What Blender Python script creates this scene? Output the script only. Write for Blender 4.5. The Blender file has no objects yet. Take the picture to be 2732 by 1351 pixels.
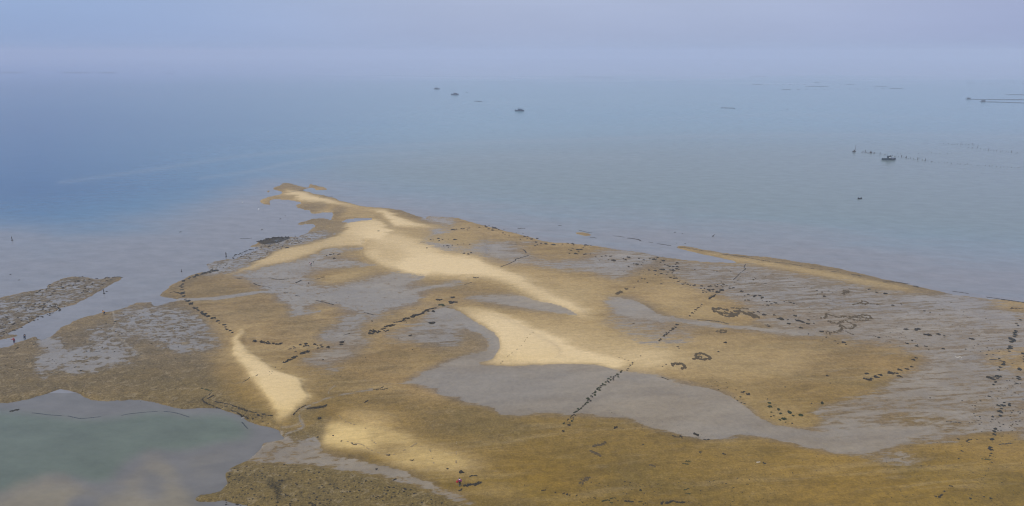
import bpy, math, random
import numpy as np
from mathutils import Vector, Matrix

SC = bpy.context.scene
COL = SC.collection
# ------------------------------------------------------------------ camera
CAM_H = 72.0
PITCH = math.radians(16.4)
FPX = 1821.0                      # focal length in photograph pixels
SW, SH = 2732.0, 1351.0
cd = bpy.data.cameras.new('camera')
cam = bpy.data.objects.new('camera', cd); COL.objects.link(cam)
cam.location = (0, 0, CAM_H)
cam.rotation_euler = (math.pi/2 - PITCH, 0, 0)
cd.sensor_width = 36.0
cd.lens = 36.0*FPX/SW
cd.clip_start = 0.5; cd.clip_end = 40000
SC.camera = cam

# ------------------------------------------------------------------ light
SUN_EL, SUN_AZ = math.radians(42), math.radians(238)    # azimuth clockwise from +Y
world = bpy.data.worlds.new("World"); SC.world = world; world.use_nodes = True
wn = world.node_tree.nodes; wl = world.node_tree.links
for n in list(wn): wn.remove(n)
wo = wn.new('ShaderNodeOutputWorld'); bg = wn.new('ShaderNodeBackground')
sky = wn.new('ShaderNodeTexSky'); sky.sky_type = 'NISHITA'; sky.sun_disc = False
sky.sun_elevation = SUN_EL; sky.sun_rotation = SUN_AZ
sky.dust_density = 6.0; sky.air_density = 1.0; sky.altitude = 0
tcw = wn.new('ShaderNodeTexCoord'); sepw = wn.new('ShaderNodeSeparateXYZ')
wl.new(tcw.outputs['Generated'], sepw.inputs[0])
rampw = wn.new('ShaderNodeValToRGB')                # overcast veil, by height above the horizon
wl.new(sepw.outputs['Z'], rampw.inputs[0])
e = rampw.color_ramp.elements
e[0].position = 0.0; e[0].color = (3.30, 3.95, 5.75, 1)
e[1].position = 0.10; e[1].color = (3.95, 4.60, 6.35, 1)
x_ = e.new(0.45); x_.color = (4.7, 5.5, 7.0, 1)
x_ = e.new(1.0); x_.color = (6.8, 6.8, 6.8, 1)
# brighter part of the veil to the north-north-east, bluer to the west
mrx = wn.new('ShaderNodeMapRange'); mrx.inputs['From Min'].default_value = -0.60
mrx.inputs['From Max'].default_value = 0.0
mrx.interpolation_type = 'SMOOTHSTEP'
wl.new(sepw.outputs['X'], mrx.inputs['Value'])
tint = wn.new('ShaderNodeMix'); tint.data_type = 'RGBA'
tint.inputs[6].default_value = (0.73, 0.865, 0.98, 1); tint.inputs[7].default_value = (1, 1, 1, 1)
wl.new(mrx.outputs[0], tint.inputs[0])
mulw = wn.new('ShaderNodeMix'); mulw.data_type = 'RGBA'; mulw.blend_type = 'MULTIPLY'
mulw.inputs[0].default_value = 1.0
mre = wn.new('ShaderNodeMapRange'); mre.inputs['From Min'].default_value = 0.25; mre.inputs['From Max'].default_value = 0.75; mre.interpolation_type = 'SMOOTHSTEP'
wl.new(sepw.outputs['X'], mre.inputs['Value'])
tin2 = wn.new('ShaderNodeMix'); tin2.data_type = 'RGBA'; tin2.inputs[7].default_value = (0.88, 0.875, 0.96, 1)
wl.new(mre.outputs[0], tin2.inputs[0]); wl.new(tint.outputs[2], tin2.inputs[6])
wl.new(rampw.outputs[0], mulw.inputs[6]); wl.new(tin2.outputs[2], mulw.inputs[7])
mxw = wn.new('ShaderNodeMix'); mxw.data_type = 'RGBA'; mxw.inputs[0].default_value = 0.93
wl.new(sky.outputs[0], mxw.inputs[6]); nw = wn.new('ShaderNodeTexNoise'); nw.inputs['Scale'].default_value = 3.0; nw.inputs['Detail'].default_value = 3
mpw = wn.new('ShaderNodeMapping'); mpw.inputs['Scale'].default_value = (1, 1, 5); wl.new(tcw.outputs['Generated'], mpw.inputs[0]); wl.new(mpw.outputs[0], nw.inputs['Vector'])
mrn = wn.new('ShaderNodeMapRange'); mrn.inputs['To Min'].default_value = .90; mrn.inputs['To Max'].default_value = 1.10; wl.new(nw.outputs[0], mrn.inputs['Value'])
vm = wn.new('ShaderNodeVectorMath'); vm.operation = 'SCALE'; wl.new(mulw.outputs[2], vm.inputs[0]); wl.new(mrn.outputs[0], vm.inputs['Scale'])
wl.new(vm.outputs[0], mxw.inputs[7])
wl.new(mxw.outputs[2], bg.inputs['Color']); bg.inputs['Strength'].default_value = 0.115
wl.new(bg.outputs[0], wo.inputs['Surface'])

sl = bpy.data.lights.new('sun', 'SUN'); sl.energy = 1.75; sl.angle = math.radians(11); sl.color = (1, 0.95, 0.87)
so = bpy.data.objects.new('sun', sl); COL.objects.link(so)
sd = Vector((math.sin(SUN_AZ)*math.cos(SUN_EL), math.cos(SUN_AZ)*math.cos(SUN_EL), math.sin(SUN_EL)))
so.rotation_euler = sd.to_track_quat('Z', 'Y').to_euler()

SC.view_settings.view_transform = 'Standard'; SC.view_settings.look = 'None'
SC.view_settings.exposure = 0.0; SC.view_settings.gamma = 1.0
SC.view_settings.use_curve_mapping = False
SC.cycles.volume_bounces = 2
SC.cycles.filter_width = 1.15
SC.cycles.max_bounces = 6

# ------------------------------------------------------------------ survey helpers
cp, sp_ = math.cos(PITCH), math.sin(PITCH)
def ground_xy(px, py):
    """photo position -> point on the flat (z=0); works on arrays"""
    X = (np.asarray(px, float)-SW/2)/FPX; Y = -(np.asarray(py, float)-SH/2)/FPX
    dy = cp + Y*sp_; dz = -sp_ + Y*cp
    t = CAM_H/(-dz)
    return X*t, dy*t
def mpp(py):
    """metres per photo pixel, across, at that row"""
    Y = -(py-SH/2)/FPX
    return CAM_H/(sp_ - Y*cp)/FPX
TILE = {'A': (600, 450, 3.64), 'B': (1100, 550, 3.64), 'C': (1700, 550, 2.496), 'D': (0, 600, 3.186),
        'E': (0, 950, 3.177), 'F': (500, 700, 2.831), 'G': (600, 950, 3.1775), 'H': (1100, 750, 3.186),
        'I': (1300, 1000, 3.63), 'J': (1700, 750, 3.186), 'K': (1950, 950, 3.1765), 'L': (2300, 800, 4.248),
        'N': (1650, 650, 6.37), 'O': (2332, 1050, 4.2325), 'M': (0, 0, 0.943), 'S': (0, 0, 1.0)}
def T(t, pts):
    ox, oy, s = TILE[t]
    return [(ox+x/s, oy+y/s) for x, y in pts]

# map canvases (2 photo px per cell, with margins outside the view)
CX0, CY0, CS = -400.0, 150.0, 2.0
CW, CHH = 1766, 775
def smooth(pts, closed=True, n=5):
    P = np.array(pts, float); N = len(P); out = []
    rng = range(N if closed else N-1)
    for i in rng:
        if closed:
            p0, p1, p2, p3 = P[(i-1) % N], P[i], P[(i+1) % N], P[(i+2) % N]
        else:
            p0, p1, p2, p3 = P[max(i-1, 0)], P[i], P[i+1], P[min(i+2, N-1)]
        for k in range(n):
            t = k/n
            out.append(0.5*((2*p1)+(-p0+p2)*t+(2*p0-5*p1+4*p2-p3)*t*t+(-p0+3*p1-3*p2+p3)*t**3))
    if not closed: out.append(P[-1])
    return np.array(out)
def fill(pts, sm=True):
    P = smooth(pts) if sm else np.array(pts, float)
    X = (P[:, 0]-CX0)/CS; Y = (P[:, 1]-CY0)/CS
    acc = np.zeros((CHH, CW+1), np.int32)
    N = len(P)
    for i in range(N):
        x0, y0, x1, y1 = X[i], Y[i], X[(i+1) % N], Y[(i+1) % N]
        if y0 == y1: continue
        if y0 > y1: x0, y0, x1, y1 = x1, y1, x0, y0
        r0 = max(0, math.ceil(y0-0.5)); r1 = min(CHH-1, math.ceil(y1-0.5)-1)
        if r1 < r0: continue
        r = np.arange(r0, r1+1)
        xs = x0+(r+0.5-y0)*(x1-x0)/(y1-y0)
        c = np.clip(np.ceil(xs-0.5), 0, CW).astype(int)
        acc[r, c] += 1
    return (np.cumsum(acc, axis=1)[:, :CW] % 2).astype(np.float32)
def blur(a, s, sy=None):
    """gaussian blur, sigma in cells (sy: other sigma for rows)"""
    sy = s if sy is None else sy
    def one(a, s, ax):
        if s < 0.3: return a
        r = int(3*s)+1; k = np.exp(-0.5*(np.arange(-r, r+1)/s)**2); k /= k.sum()
        pad = [(0, 0), (0, 0)]; pad[ax] = (r, r)
        b = np.pad(a, pad, mode='edge')
        n = b.shape[ax]; F = np.fft.rfft(b, axis=ax)
        kk = np.zeros(n); kk[:2*r+1] = k
        K = np.fft.rfft(kk); K = K[None, :] if ax == 1 else K[:, None]
        o = np.fft.irfft(F*K, n=n, axis=ax)
        return (o[:, 2*r:2*r+a.shape[1]] if ax == 1 else o[2*r:2*r+a.shape[0], :]).astype(np.float32)
    return one(one(a, s, 1), sy, 0)
def stroke(pts, w, sm=True):
    """polyline brush, w = half width in photo px; returns soft 0..1"""
    P = smooth(pts, False) if sm else np.array(pts, float)
    a = np.zeros((CHH, CW), np.float32)
    for i in range(len(P)-1):
        x0, y0 = (P[i]-(CX0, CY0))/CS; x1, y1 = (P[i+1]-(CX0, CY0))/CS; R = w/CS*2+2
        c0, c1 = int(max(0, min(x0, x1)-R)), int(min(CW, max(x0, x1)+R+1))
        r0, r1 = int(max(0, min(y0, y1)-R)), int(min(CHH, max(y0, y1)+R+1))
        if c1 <= c0 or r1 <= r0: continue
        gx, gy = np.meshgrid(np.arange(c0, c1)+.5, np.arange(r0, r1)+.5)
        dx, dy = x1-x0, y1-y0; L = dx*dx+dy*dy+1e-9
        t = np.clip(((gx-x0)*dx+(gy-y0)*dy)/L, 0, 1)
        d = np.hypot(gx-x0-t*dx, gy-y0-t*dy)*CS
        a[r0:r1, c0:c1] = np.maximum(a[r0:r1, c0:c1], np.exp(-0.5*(d/w)**2*1.4))
    return a
def sample(a, px, py):
    x = np.clip((np.asarray(px, float)-CX0)/CS-0.5, 0, CW-1.001); y = np.clip((np.asarray(py, float)-CY0)/CS-0.5, 0, CHH-1.001)
    i = x.astype(int); j = y.astype(int); fx = x-i; fy = y-j
    return (a[j, i]*(1-fx)+a[j, i+1]*fx)*(1-fy)+(a[j+1, i]*(1-fx)+a[j+1, i+1]*fx)*fy
def hash2(i, j, s):
    h = (i*374761393+j*668265263+s*1442695041) & 0xffffffff
    h = ((h ^ (h >> 13))*1274126177) & 0xffffffff
    return ((h ^ (h >> 16)) & 0xffff)/65535.0
def vnoise(x, y, s=0, oct=3):
    o = 0; amp = 1; tot = 0
    for k in range(oct):
        i = np.floor(x).astype(np.int64); j = np.floor(y).astype(np.int64); fx = x-i; fy = y-j
        fx = fx*fx*(3-2*fx); fy = fy*fy*(3-2*fy)
        v = (hash2(i, j, s+k)*(1-fx)+hash2(i+1, j, s+k)*fx)*(1-fy)+(hash2(i, j+1, s+k)*(1-fx)+hash2(i+1, j+1, s+k)*fx)*fy
        o = o+amp*(v-0.5); tot += amp; amp *= 0.55; x = x*2.03+17.1; y = y*2.03+5.3
    return o/tot*2         # about -1..1

# ------------------------------------------------------------------ the map of the flats
Z0 = np.zeros((CHH, CW), np.float32)
def mx(a, b): return np.maximum(a, b)

# land above the tide
land_main = (T('A', [(555,145),(600,135),(660,155),(720,168),(800,188),(770,205),(722,212),(790,222),(850,243),(940,260),(1040,280),(1100,300),(1080,306),(1200,335),(1300,360),(1400,372),(1560,385),(1680,400),(1750,420),(1850,455),(1930,480),(1960,500)])
 + T('B', [(130,112),(150,98),(280,100),(330,108),(370,108),(450,120),(600,165),(700,190),(830,220),(900,240),(1000,262),(1100,290),(1200,318),(1290,340),(1400,358),(1500,360),(1650,375),(1800,390),(1900,405),(2050,430),(2200,445),(2300,465),(2400,490),(2548,510)])
 + T('C', [(330,362),(480,372),(640,380),(700,378),(550,345),(400,315),(245,276),(290,262),(420,285),(560,312),(700,325),(850,335),(980,355),(1100,375),(1200,388),(1330,415),(1450,440),(1600,475),(1740,505),(1860,535),(1980,560),(2110,588),(2240,605),(2350,618),(2460,625),(2576,645)])
 + [(2900,830),(3200,870),(3600,930),(3600,1900),(1400,1900),(760,1900)]
 + T('E', [(2100,1400),(2100,1265),(2000,1258),(1900,1225),(1800,1240),(1660,1235),(1650,1210),(1700,1170),(1870,1150),(1925,1080),(1910,1000),(1950,950),(2050,910)])
 + T('G', [(200,880),(300,800),(330,740),(520,700),(470,665),(455,630),(380,602),(300,590),(200,560),(130,510),(60,480),(0,455)])
 + T('E', [(1850,445),(1700,445),(1560,455),(1400,420),(1300,400),(1200,378),(1100,370),(960,380),(860,390),(780,380),(700,340),(580,295),(520,278),(460,300),(330,340),(200,375),(100,395),(0,402)])
 + [(-200,1085),(-600,1110),(-600,960),(-200,945)]
 + T('D', [(0,1045),(60,1035),(160,1000),(240,965),(300,945),(350,985),(410,965),(450,950),(480,905),(540,860),(620,820),(740,780),(820,765),(900,740),(960,730),(1000,720),(1100,690),(1180,660),(1290,665),(1320,688),(1350,682),(1450,652),(1540,638),(1480,630),(1350,605),(1400,560),(1450,510),(1560,460),(1620,430),(1700,405),(1770,392),(1760,345),(1810,318),(1900,300),(2000,285),(2100,245),(2230,195)])
 + T('A', [(200,765),(300,735),(320,716),(380,690),(440,675),(540,662),(640,660),(700,665),(760,645),(820,625),(812,605),(850,580),(890,565),(900,552),(850,540),(780,540),(720,547),(660,553),(700,535),(740,520),(790,505),(840,490),(900,480),(960,480),(990,487),(1035,505),(1035,486),(1055,465),(1050,430),(980,430),(920,435),(870,440),(830,430),(810,405),(760,395),(690,378),(680,358),(720,345),(750,342),(755,332),(740,322),(700,318),(640,310),(560,303),(490,298),(440,310),(430,325),(452,345),(430,355),(375,345),(340,325),(335,305),(380,290),(440,270),(500,262),(560,245),(568,232),(545,222),(500,211),(455,204),(434,216),(432,240),(412,240),(410,222),(430,205),(450,198),(490,183),(530,163)]))
land = fill(land_main, False)
west_flat = [(-700,1000)] + T('D', [(0,975),(60,930),(150,880),(260,825),(360,770),(450,740),(560,700),(640,670),(720,630),(770,605),(860,560),(920,520),(980,490),(1040,448),(980,440),(900,447),(830,465),(740,445),(640,438),(540,455),(480,475),(400,520),(380,545),(200,570),(100,600),(0,625)]) + [(-700,950)]
islets = [T('A', [(765,133),(830,148),(870,158),(920,155),(890,170),(950,180),(1003,209),(900,212),(850,185),(820,160)]),
          T('B', [(1578,265),(1605,254),(1680,258),(1740,278),(1762,293),(1680,291)])]
land = mx(land, fill(west_flat))
for p in islets: land = mx(land, fill(p))
land = mx(land, (stroke(T('A', [(735,207),(800,190),(870,170)]), 1.5) > .4).astype(np.float32))
for p in [T('A', [(1005,492),(1040,510),(1110,524),(1200,529),(1300,514),(1400,506),(1455,494),(1440,482),(1380,478),(1290,480),(1200,490),(1140,512),(1080,517),(1035,505)])]:
    land = land*(1-fill(p, False))

# ---- standing film of water (wet), with how ragged / streaky its rim is
wet = Z0.copy(); rill = Z0.copy(); rag = Z0.copy()+0.12; strk = Z0.copy()+0.36
def film(pts, v, bx=1.5, by=None, r=None, s=None, sm=True):
    global wet, rag, strk
    m = blur(fill(pts, sm), bx, by)
    wet = mx(wet, m*v)
    mm = blur(m, 6)
    if r is not None: rag = rag*(1-mm)+r*mm
    if s is not None: strk = strk*(1-mm)+s*mm
def unfilm(pts, v=1.0, bx=1.0):
    global wet
    wet = wet*(1-blur(fill(pts), bx)*v)
# streaked flats on the right
film([(1840,705)] + T('C', [(420,376),(700,392),(1000,440),(1300,496),(1600,556),(1850,597),(2110,606),(2300,635),(2576,660)]) + [(3600,950),(3600,1180),(2732,1080)] + T('J', [(2230,560),(1600,450),(1500,400),(1150,380),(700,120),(300,20)]) + T('C', [(330,500),(150,430),(150,360)]), 0.55, 8, 3, 0.3, 1.0)
film(T('C', [(1250,800),(1700,700),(2350,690),(2576,730),(2900,800),(2900,950),(2400,1020),(1900,960),(1400,900)]), 0.64, 14, 6, 0.3, 1.0)
film(T('C', [(2300,640),(2330,625),(2350,700),(2470,712),(2560,745),(2480,755),(2350,760),(2150,735),(1950,710),(2280,700)]), 0.95, 2, 1, 0.2, .4)
film(T('B', [(620,345),(800,350),(1000,370),(1100,352),(1290,338),(1285,362),(1150,385),(1000,400),(950,450),(1050,465),(1120,480),(1160,500),(1300,530),(1500,540),(1750,510),(1780,440),(1900,415),(2150,440),(2400,500),(2350,560),(2200,600),(2150,650),(2100,700),(1900,720),(1750,650),(1500,640),(1300,610),(1150,575),(960,580),(800,545),(650,512),(600,482),(450,470),(430,430),(650,400),(640,375)]), 0.68, 5, 2, 0.4, 0.9)
film(T('B', [(80,250),(160,243),(340,243),(392,265),(320,290),(250,300),(210,340),(150,345),(170,370),(280,385),(420,410),(450,450),(380,465),(300,455),(200,420),(130,395),(70,375),(75,345),(160,330),(190,290),(150,265)]), 0.9, 1.6, 1, 0.5, .5)
film(T('B', [(700,385),(900,365),(1060,378),(1180,356),(1240,350),(1180,375),(1000,402),(950,450),(1120,482),(1180,520),(1020,520),(850,500),(700,470),(560,440)]), 0.88, 3, 1.5, 0.3, .9)
film(T('B', [(130,112),(150,96),(330,104),(350,118),(450,150),(400,180),(440,208),(300,190),(130,160),(60,145)]), 0.72, 2, 1, 1.0, .3)
film(T('A', [(1700,420),(1960,498),(2050,530),(2184,590),(2184,560),(1950,480)]), 0.5, 2, 1, .8, .3)
film(T('A', [(1590,545),(1640,560),(1655,590),(1640,620),(1600,600),(1580,570)]), 0.8, 2.5, 2, .1, .1)
# ripple fields left of the long bar
film(T('A', [(0,1050),(200,1012),(400,962),(600,927),(760,888),(900,830),(980,790),(1060,780),(1200,775),(1330,768),(1352,790),(1340,805),(1250,806),(1150,826),(1040,850),(950,880),(870,912),(1000,900),(1150,890),(1250,900),(1350,925),(1480,945),(1510,957),(1380,965),(1200,965),(1000,985),(850,992),(700,1030),(560,1060),(420,1075),(200,1075)]), 0.80, 1.6, 1, 0.85, .2)
film(T('F', [(400,128),(600,118),(800,80),(960,40),(930,90),(860,115),(960,150),(935,190),(1050,195),(1200,180),(1330,150),(1480,110),(1540,86),(1620,85),(1700,100),(1800,118),(1818,126),(1700,160),(1650,195),(1660,210),(1760,230),(1745,262),(1752,300),(1700,322),(1640,335),(1500,380),(1420,395),(1300,400),(1200,425),(1120,435),(1190,470),(1100,500),(1000,545),(985,585),(1080,592),(1180,552),(1260,500),(1300,470),(1380,450),(1300,430),(1420,412),(1280,370),(1150,340),(1050,310),(960,310),(860,335),(900,360),(1000,378),(920,397),(850,402),(800,432),(752,418),(790,372),(760,332),(700,295),(630,240),(560,205),(500,172)]), 0.80, 1.8, 1.2, 0.85, .25, False)
film(T('F', [(1150,180),(1400,130),(1560,90),(1700,105),(1800,125),(1650,190),(1740,240),(1690,320),(1480,370),(1250,380),(1150,330),(1000,290),(950,230)]), 0.86, 5, 3, 0.75, .25)
film(T('F', [(985,560),(1100,500),(1350,400),(1480,370),(1500,420),(1300,480),(1340,570),(1350,620),(1290,655),(1100,640),(980,600)]), 0.58, 6, 4, 0.6, .6)
film(T('F', [(1480,560),(1600,520),(1800,440),(1900,380),(1982,330),(2060,420),(2060,620),(1900,640),(1700,610),(1540,600)]), 0.66, 6, 3, 0.5, .8)
film(T('F', [(860,770),(960,700),(1150,670),(1345,690),(1250,720),(1020,790),(960,810),(1150,790),(1160,815),(1090,850),(1040,820)]), 0.72, 5, 2, 0.4, .8)
film(T('F', [(1330,560),(1345,600),(1340,650),(1280,660),(1310,620)]), 0.9, 1.5, 1, 0.2, .1)
film(T('F', [(1120,430),(1300,410),(1330,420),(1230,465),(1180,468)]), 0.85, 2, 1, 0.4, .3)
film(T('C', [(1800,590),(1950,598),(2110,592),(2240,606),(2350,618),(2440,626),(2320,640),(2280,690),(2100,700),(1900,650),(1750,610)]), 0.80, 3, 1.5, .2, .6)
# sheltered pools and channels
film(T('H', [(560,712),(592,724),(700,729),(850,731),(1000,723),(1200,717),(1500,715),(1600,729),(1700,753),(1780,776),(1900,786),(2050,800),(2150,835)]) + T('J', [(100,800),(200,826),(290,857),(400,887),(540,914),(640,932),(740,967),(830,1017),(920,1082),(1000,1147),(1060,1192),(1110,1217),(1230,1252),(1330,1264),(1420,1275)]) + T('K', [(700,660),(900,600),(1300,560),(1600,640),(1500,760),(1100,840),(880,842),(780,800),(640,788),(500,744),(400,728),(300,700),(150,682),(0,690)]) + T('I', [(2370,604),(2300,630),(2200,642),(2100,640),(1900,612),(1780,556),(1650,546),(1500,502),(1420,432),(1250,422),(1100,420),(1000,398),(900,385),(750,400),(600,375),(480,375),(400,395),(250,410),(130,402),(95,355),(0,300)]) + T('H', [(640,1062),(450,1066),(445,1035),(420,1008),(250,986),(215,960),(225,930),(100,900),(0,890),(-134,892),(0,860),(100,792),(200,752),(280,712),(380,672),(480,650),(570,640),(620,600),(640,560),(600,480),(520,440),(440,402),(420,372),(390,330),(340,300),(260,296),(180,320),(100,300),(180,250),(230,232),(290,232),(352,248),(402,268),(442,292),(500,332),(560,373),(640,423),(700,463),(735,503),(748,547),(742,600),(705,650),(640,690)]), 1.0, 0.9, 0.7, 0.14, 0.36, False)
film(T('H', [(415,150),(480,135),(600,133),(750,138),(900,132),(945,141),(1000,162),(1100,192),(1200,209),(1280,234),(1340,262),(1400,294),(1440,306),(1380,303),(1250,290),(1150,270),(1000,250),(850,215),(700,200),(560,182),(450,170)]), 1.0, 0.9, .7, 0.15, .3)
film(T('H', [(1640,172),(1690,152),(1740,148),(1830,159),(1900,181),(2000,231),(2080,281),(2160,312),(2230,340)]) + T('J', [(80,216),(150,256),(220,291),(300,316),(400,346),(500,351),(640,366),(780,391),(900,396),(1000,406),(1150,421),(1300,420),(1450,432),(1600,445),(1560,470),(1350,470),(1150,455),(1000,432),(800,412),(600,400),(500,386),(380,366),(250,352),(150,358)]) + T('H', [(2230,362),(2100,350),(1950,330),(1860,305),(1760,290),(1690,250),(1660,210)]), 1.0, 1.0, .7, 0.2, .5)
film(T('H', [(1620,330),(1760,290),(2000,345),(2230,365),(2400,400),(2300,560),(1900,540),(1700,420)]), 0.42, 8, 4, .6, .8)
film(T('B', [(0,818),(150,790),(300,760),(450,738),(540,742),(600,758),(500,775),(350,792),(200,812),(92,842),(60,858),(0,856)]), 0.95, 1.0, .7, .25, .2)
film(T('B', [(-40,880),(0,880),(72,882),(50,925),(0,930),(-60,930)]), 0.9, 1.0, .8, .2, .2)
rill = mx(rill, stroke(T('D', [(1380,640),(1540,641),(1700,643),(1900,626),(2100,602),(2230,582)]) + T('F', [(200,288),(350,262),(480,242),(650,232)]), 3.0)*0.95)
rill = mx(rill, stroke(T('F', [(1740,215),(1850,195),(1982,175)]), 4)*0.9)
rill = mx(rill, stroke(T('F', [(900,395),(800,408),(1000,380)]), 2)*.8)
rill = mx(rill, stroke(T('J', [(300,322),(400,348),(500,358),(640,376),(780,398),(900,405),(1000,416),(1150,432),(1300,432)]), 4)*.95)
# left flats
film(T('D', [(960,745),(1100,700),(1350,690),(1500,720),(1680,770),(1780,850),(1790,920),(1900,1000),(1880,1050),(1700,1100),(1500,1112),(1400,1090),(1360,1030),(1200,980),(1100,1010),(950,920),(1000,860),(980,800)]), 0.56, 7, 4, 1.0, .35)
film(T('D', [(700,880),(960,850),(1100,960),(1180,1090),(1100,1180),(900,1230),(650,1274),(450,1274),(440,1180),(650,1050),(750,960)]), 0.5, 7, 4, 1.0, .35)
film(T('D', [(330,960),(420,965),(480,940),(560,1000),(480,1100),(440,1180),(420,1274),(290,1274),(300,1200),(380,1130),(340,1050)]), 0.85, 3, 2, .7, .3)
film(T('E', [(300,80),(330,20),(500,-40),(700,-60),(1000,-60),(1110,10),(1020,70),(900,100),(720,165),(600,165),(520,100),(420,160),(420,240),(345,235),(330,170),(290,130)]), 0.75, 2.5, 1.5, .9, .3)
film(T('D', [(1300,660),(1480,632),(1560,638),(1450,655),(1330,690)]), .9, 1, .7, .2, .2)
film(west_flat, 0.45, 3, 2, 1.0, .2)
film(T('D', [(300,800),(480,730),(760,600),(700,560),(500,600),(350,640),(360,700),(200,700),(150,780)]), 0.56, 6, 3, 1.0, .2)
film(T('A', [(-200,920),(0,880),(60,870),(130,850),(220,800),(300,770),(380,745),(560,665),(700,650),(820,612),(1000,617),(1150,622),(1160,635),(1100,660),(1000,697),(850,735),(700,768),(600,785),(520,815),(420,865),(300,925),(130,990),(0,1030),(-150,1060),(-250,1000)]), 0.62, 2.5, 1.5, 1.0, .15)
# streaks lower right
film(T('K', [(700,640),(800,560),(700,470),(900,400),(1100,350),(1300,320),(1350,260),(1450,180),(1600,120),(1700,0),(2000,0),(2250,90),(2484,140),(2700,160),(2700,740),(2484,700),(2200,650),(2000,690),(1900,740),(1650,750),(1500,700),(1350,740),(1300,800),(1050,845),(800,790)]), 0.66, 6, 3, 0.35, 1.0)
film(T('K', [(850,700),(1100,620),(1500,600),(1800,640),(1800,720),(1500,740),(1100,820),(900,800)]), 0.80, 8, 4, .2, .8)
film(T('K', [(1500,180),(2200,120),(2250,300),(1900,450),(1400,460),(1200,430)]), 0.74, 10, 5, .2, .9)
film(T('K', [(1100,850),(1400,800),(1600,880),(1500,960),(1250,930)]), 0.42, 8, 4, .5, .5)
unfilm(T('L', [(1350,570),(1600,560),(1835,540),(2000,540),(2000,800),(1835,860),(1650,800),(1480,770),(1380,720),(1450,690),(1400,640)]), .8, 3)
unfilm(T('L', [(1380,100),(1450,60),(1560,20),(1835,30),(2200,60),(2200,260),(1835,180),(1650,150),(1500,125)]), 1)
for pts, wdt in [([(880,500),(1000,480),(1120,460)], 3.0), ([(1140,478),(1220,460),(1325,432)], 3.0), ([(1310,520),(1400,500),(1490,488)], 5), ([(1310,548),(1420,528),(1520,515)], 4),
                 ([(1340,600),(1480,580),(1650,550),(1800,548)], 5.5), ([(1480,585),(1600,570),(1720,560)], 5), ([(1170,600),(1260,605),(1350,595)], 3), ([(1700,620),(1850,592),(1930,570)], 4),
                 ([(1320,800),(1400,780),(1530,750)], 5), ([(840,585),(940,568)], 3), ([(1540,660),(1650,640)], 3), ([(1840,640),(1960,610),(2030,600)], 3), ([(1550,250),(1650,225)], 3)]:
    wet = wet*(1-0.75*stroke(T('K', pts), wdt))
# lower left stream
film(T('G', [(300,730),(330,640),(455,630),(560,720),(700,700),(780,690),(812,765),(850,832),(1000,872),(1150,892),(1300,942),(1480,972),(1600,1032),(1750,1092),(1900,1152),(2000,1182),(2100,1242),(2200,1290),(2050,1290),(1900,1232),(1750,1170),(1600,1120),(1450,1075),(1300,1030),(1150,1005),(1000,990),(850,960),(700,930),(560,942),(500,925),(300,915),(150,905),(60,930),(0,1000),(-80,1000),(-80,900),(180,860)]), 0.74, 2.2, 1.6, .7, .45)
rill = mx(rill, 0.62*stroke(T('G', [(1250,300),(1000,345),(870,370),(760,415),(690,455),(630,500),(640,560),(670,610),(600,650),(480,680)]), 3.2))
rill = mx(rill, .5*stroke(T('G', [(870,365),(885,310),(930,260)]), 1.5))
unfilm(T('G', [(350,740),(420,735),(560,750),(620,765),(560,785),(400,765)]), .5, 1.5)
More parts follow.
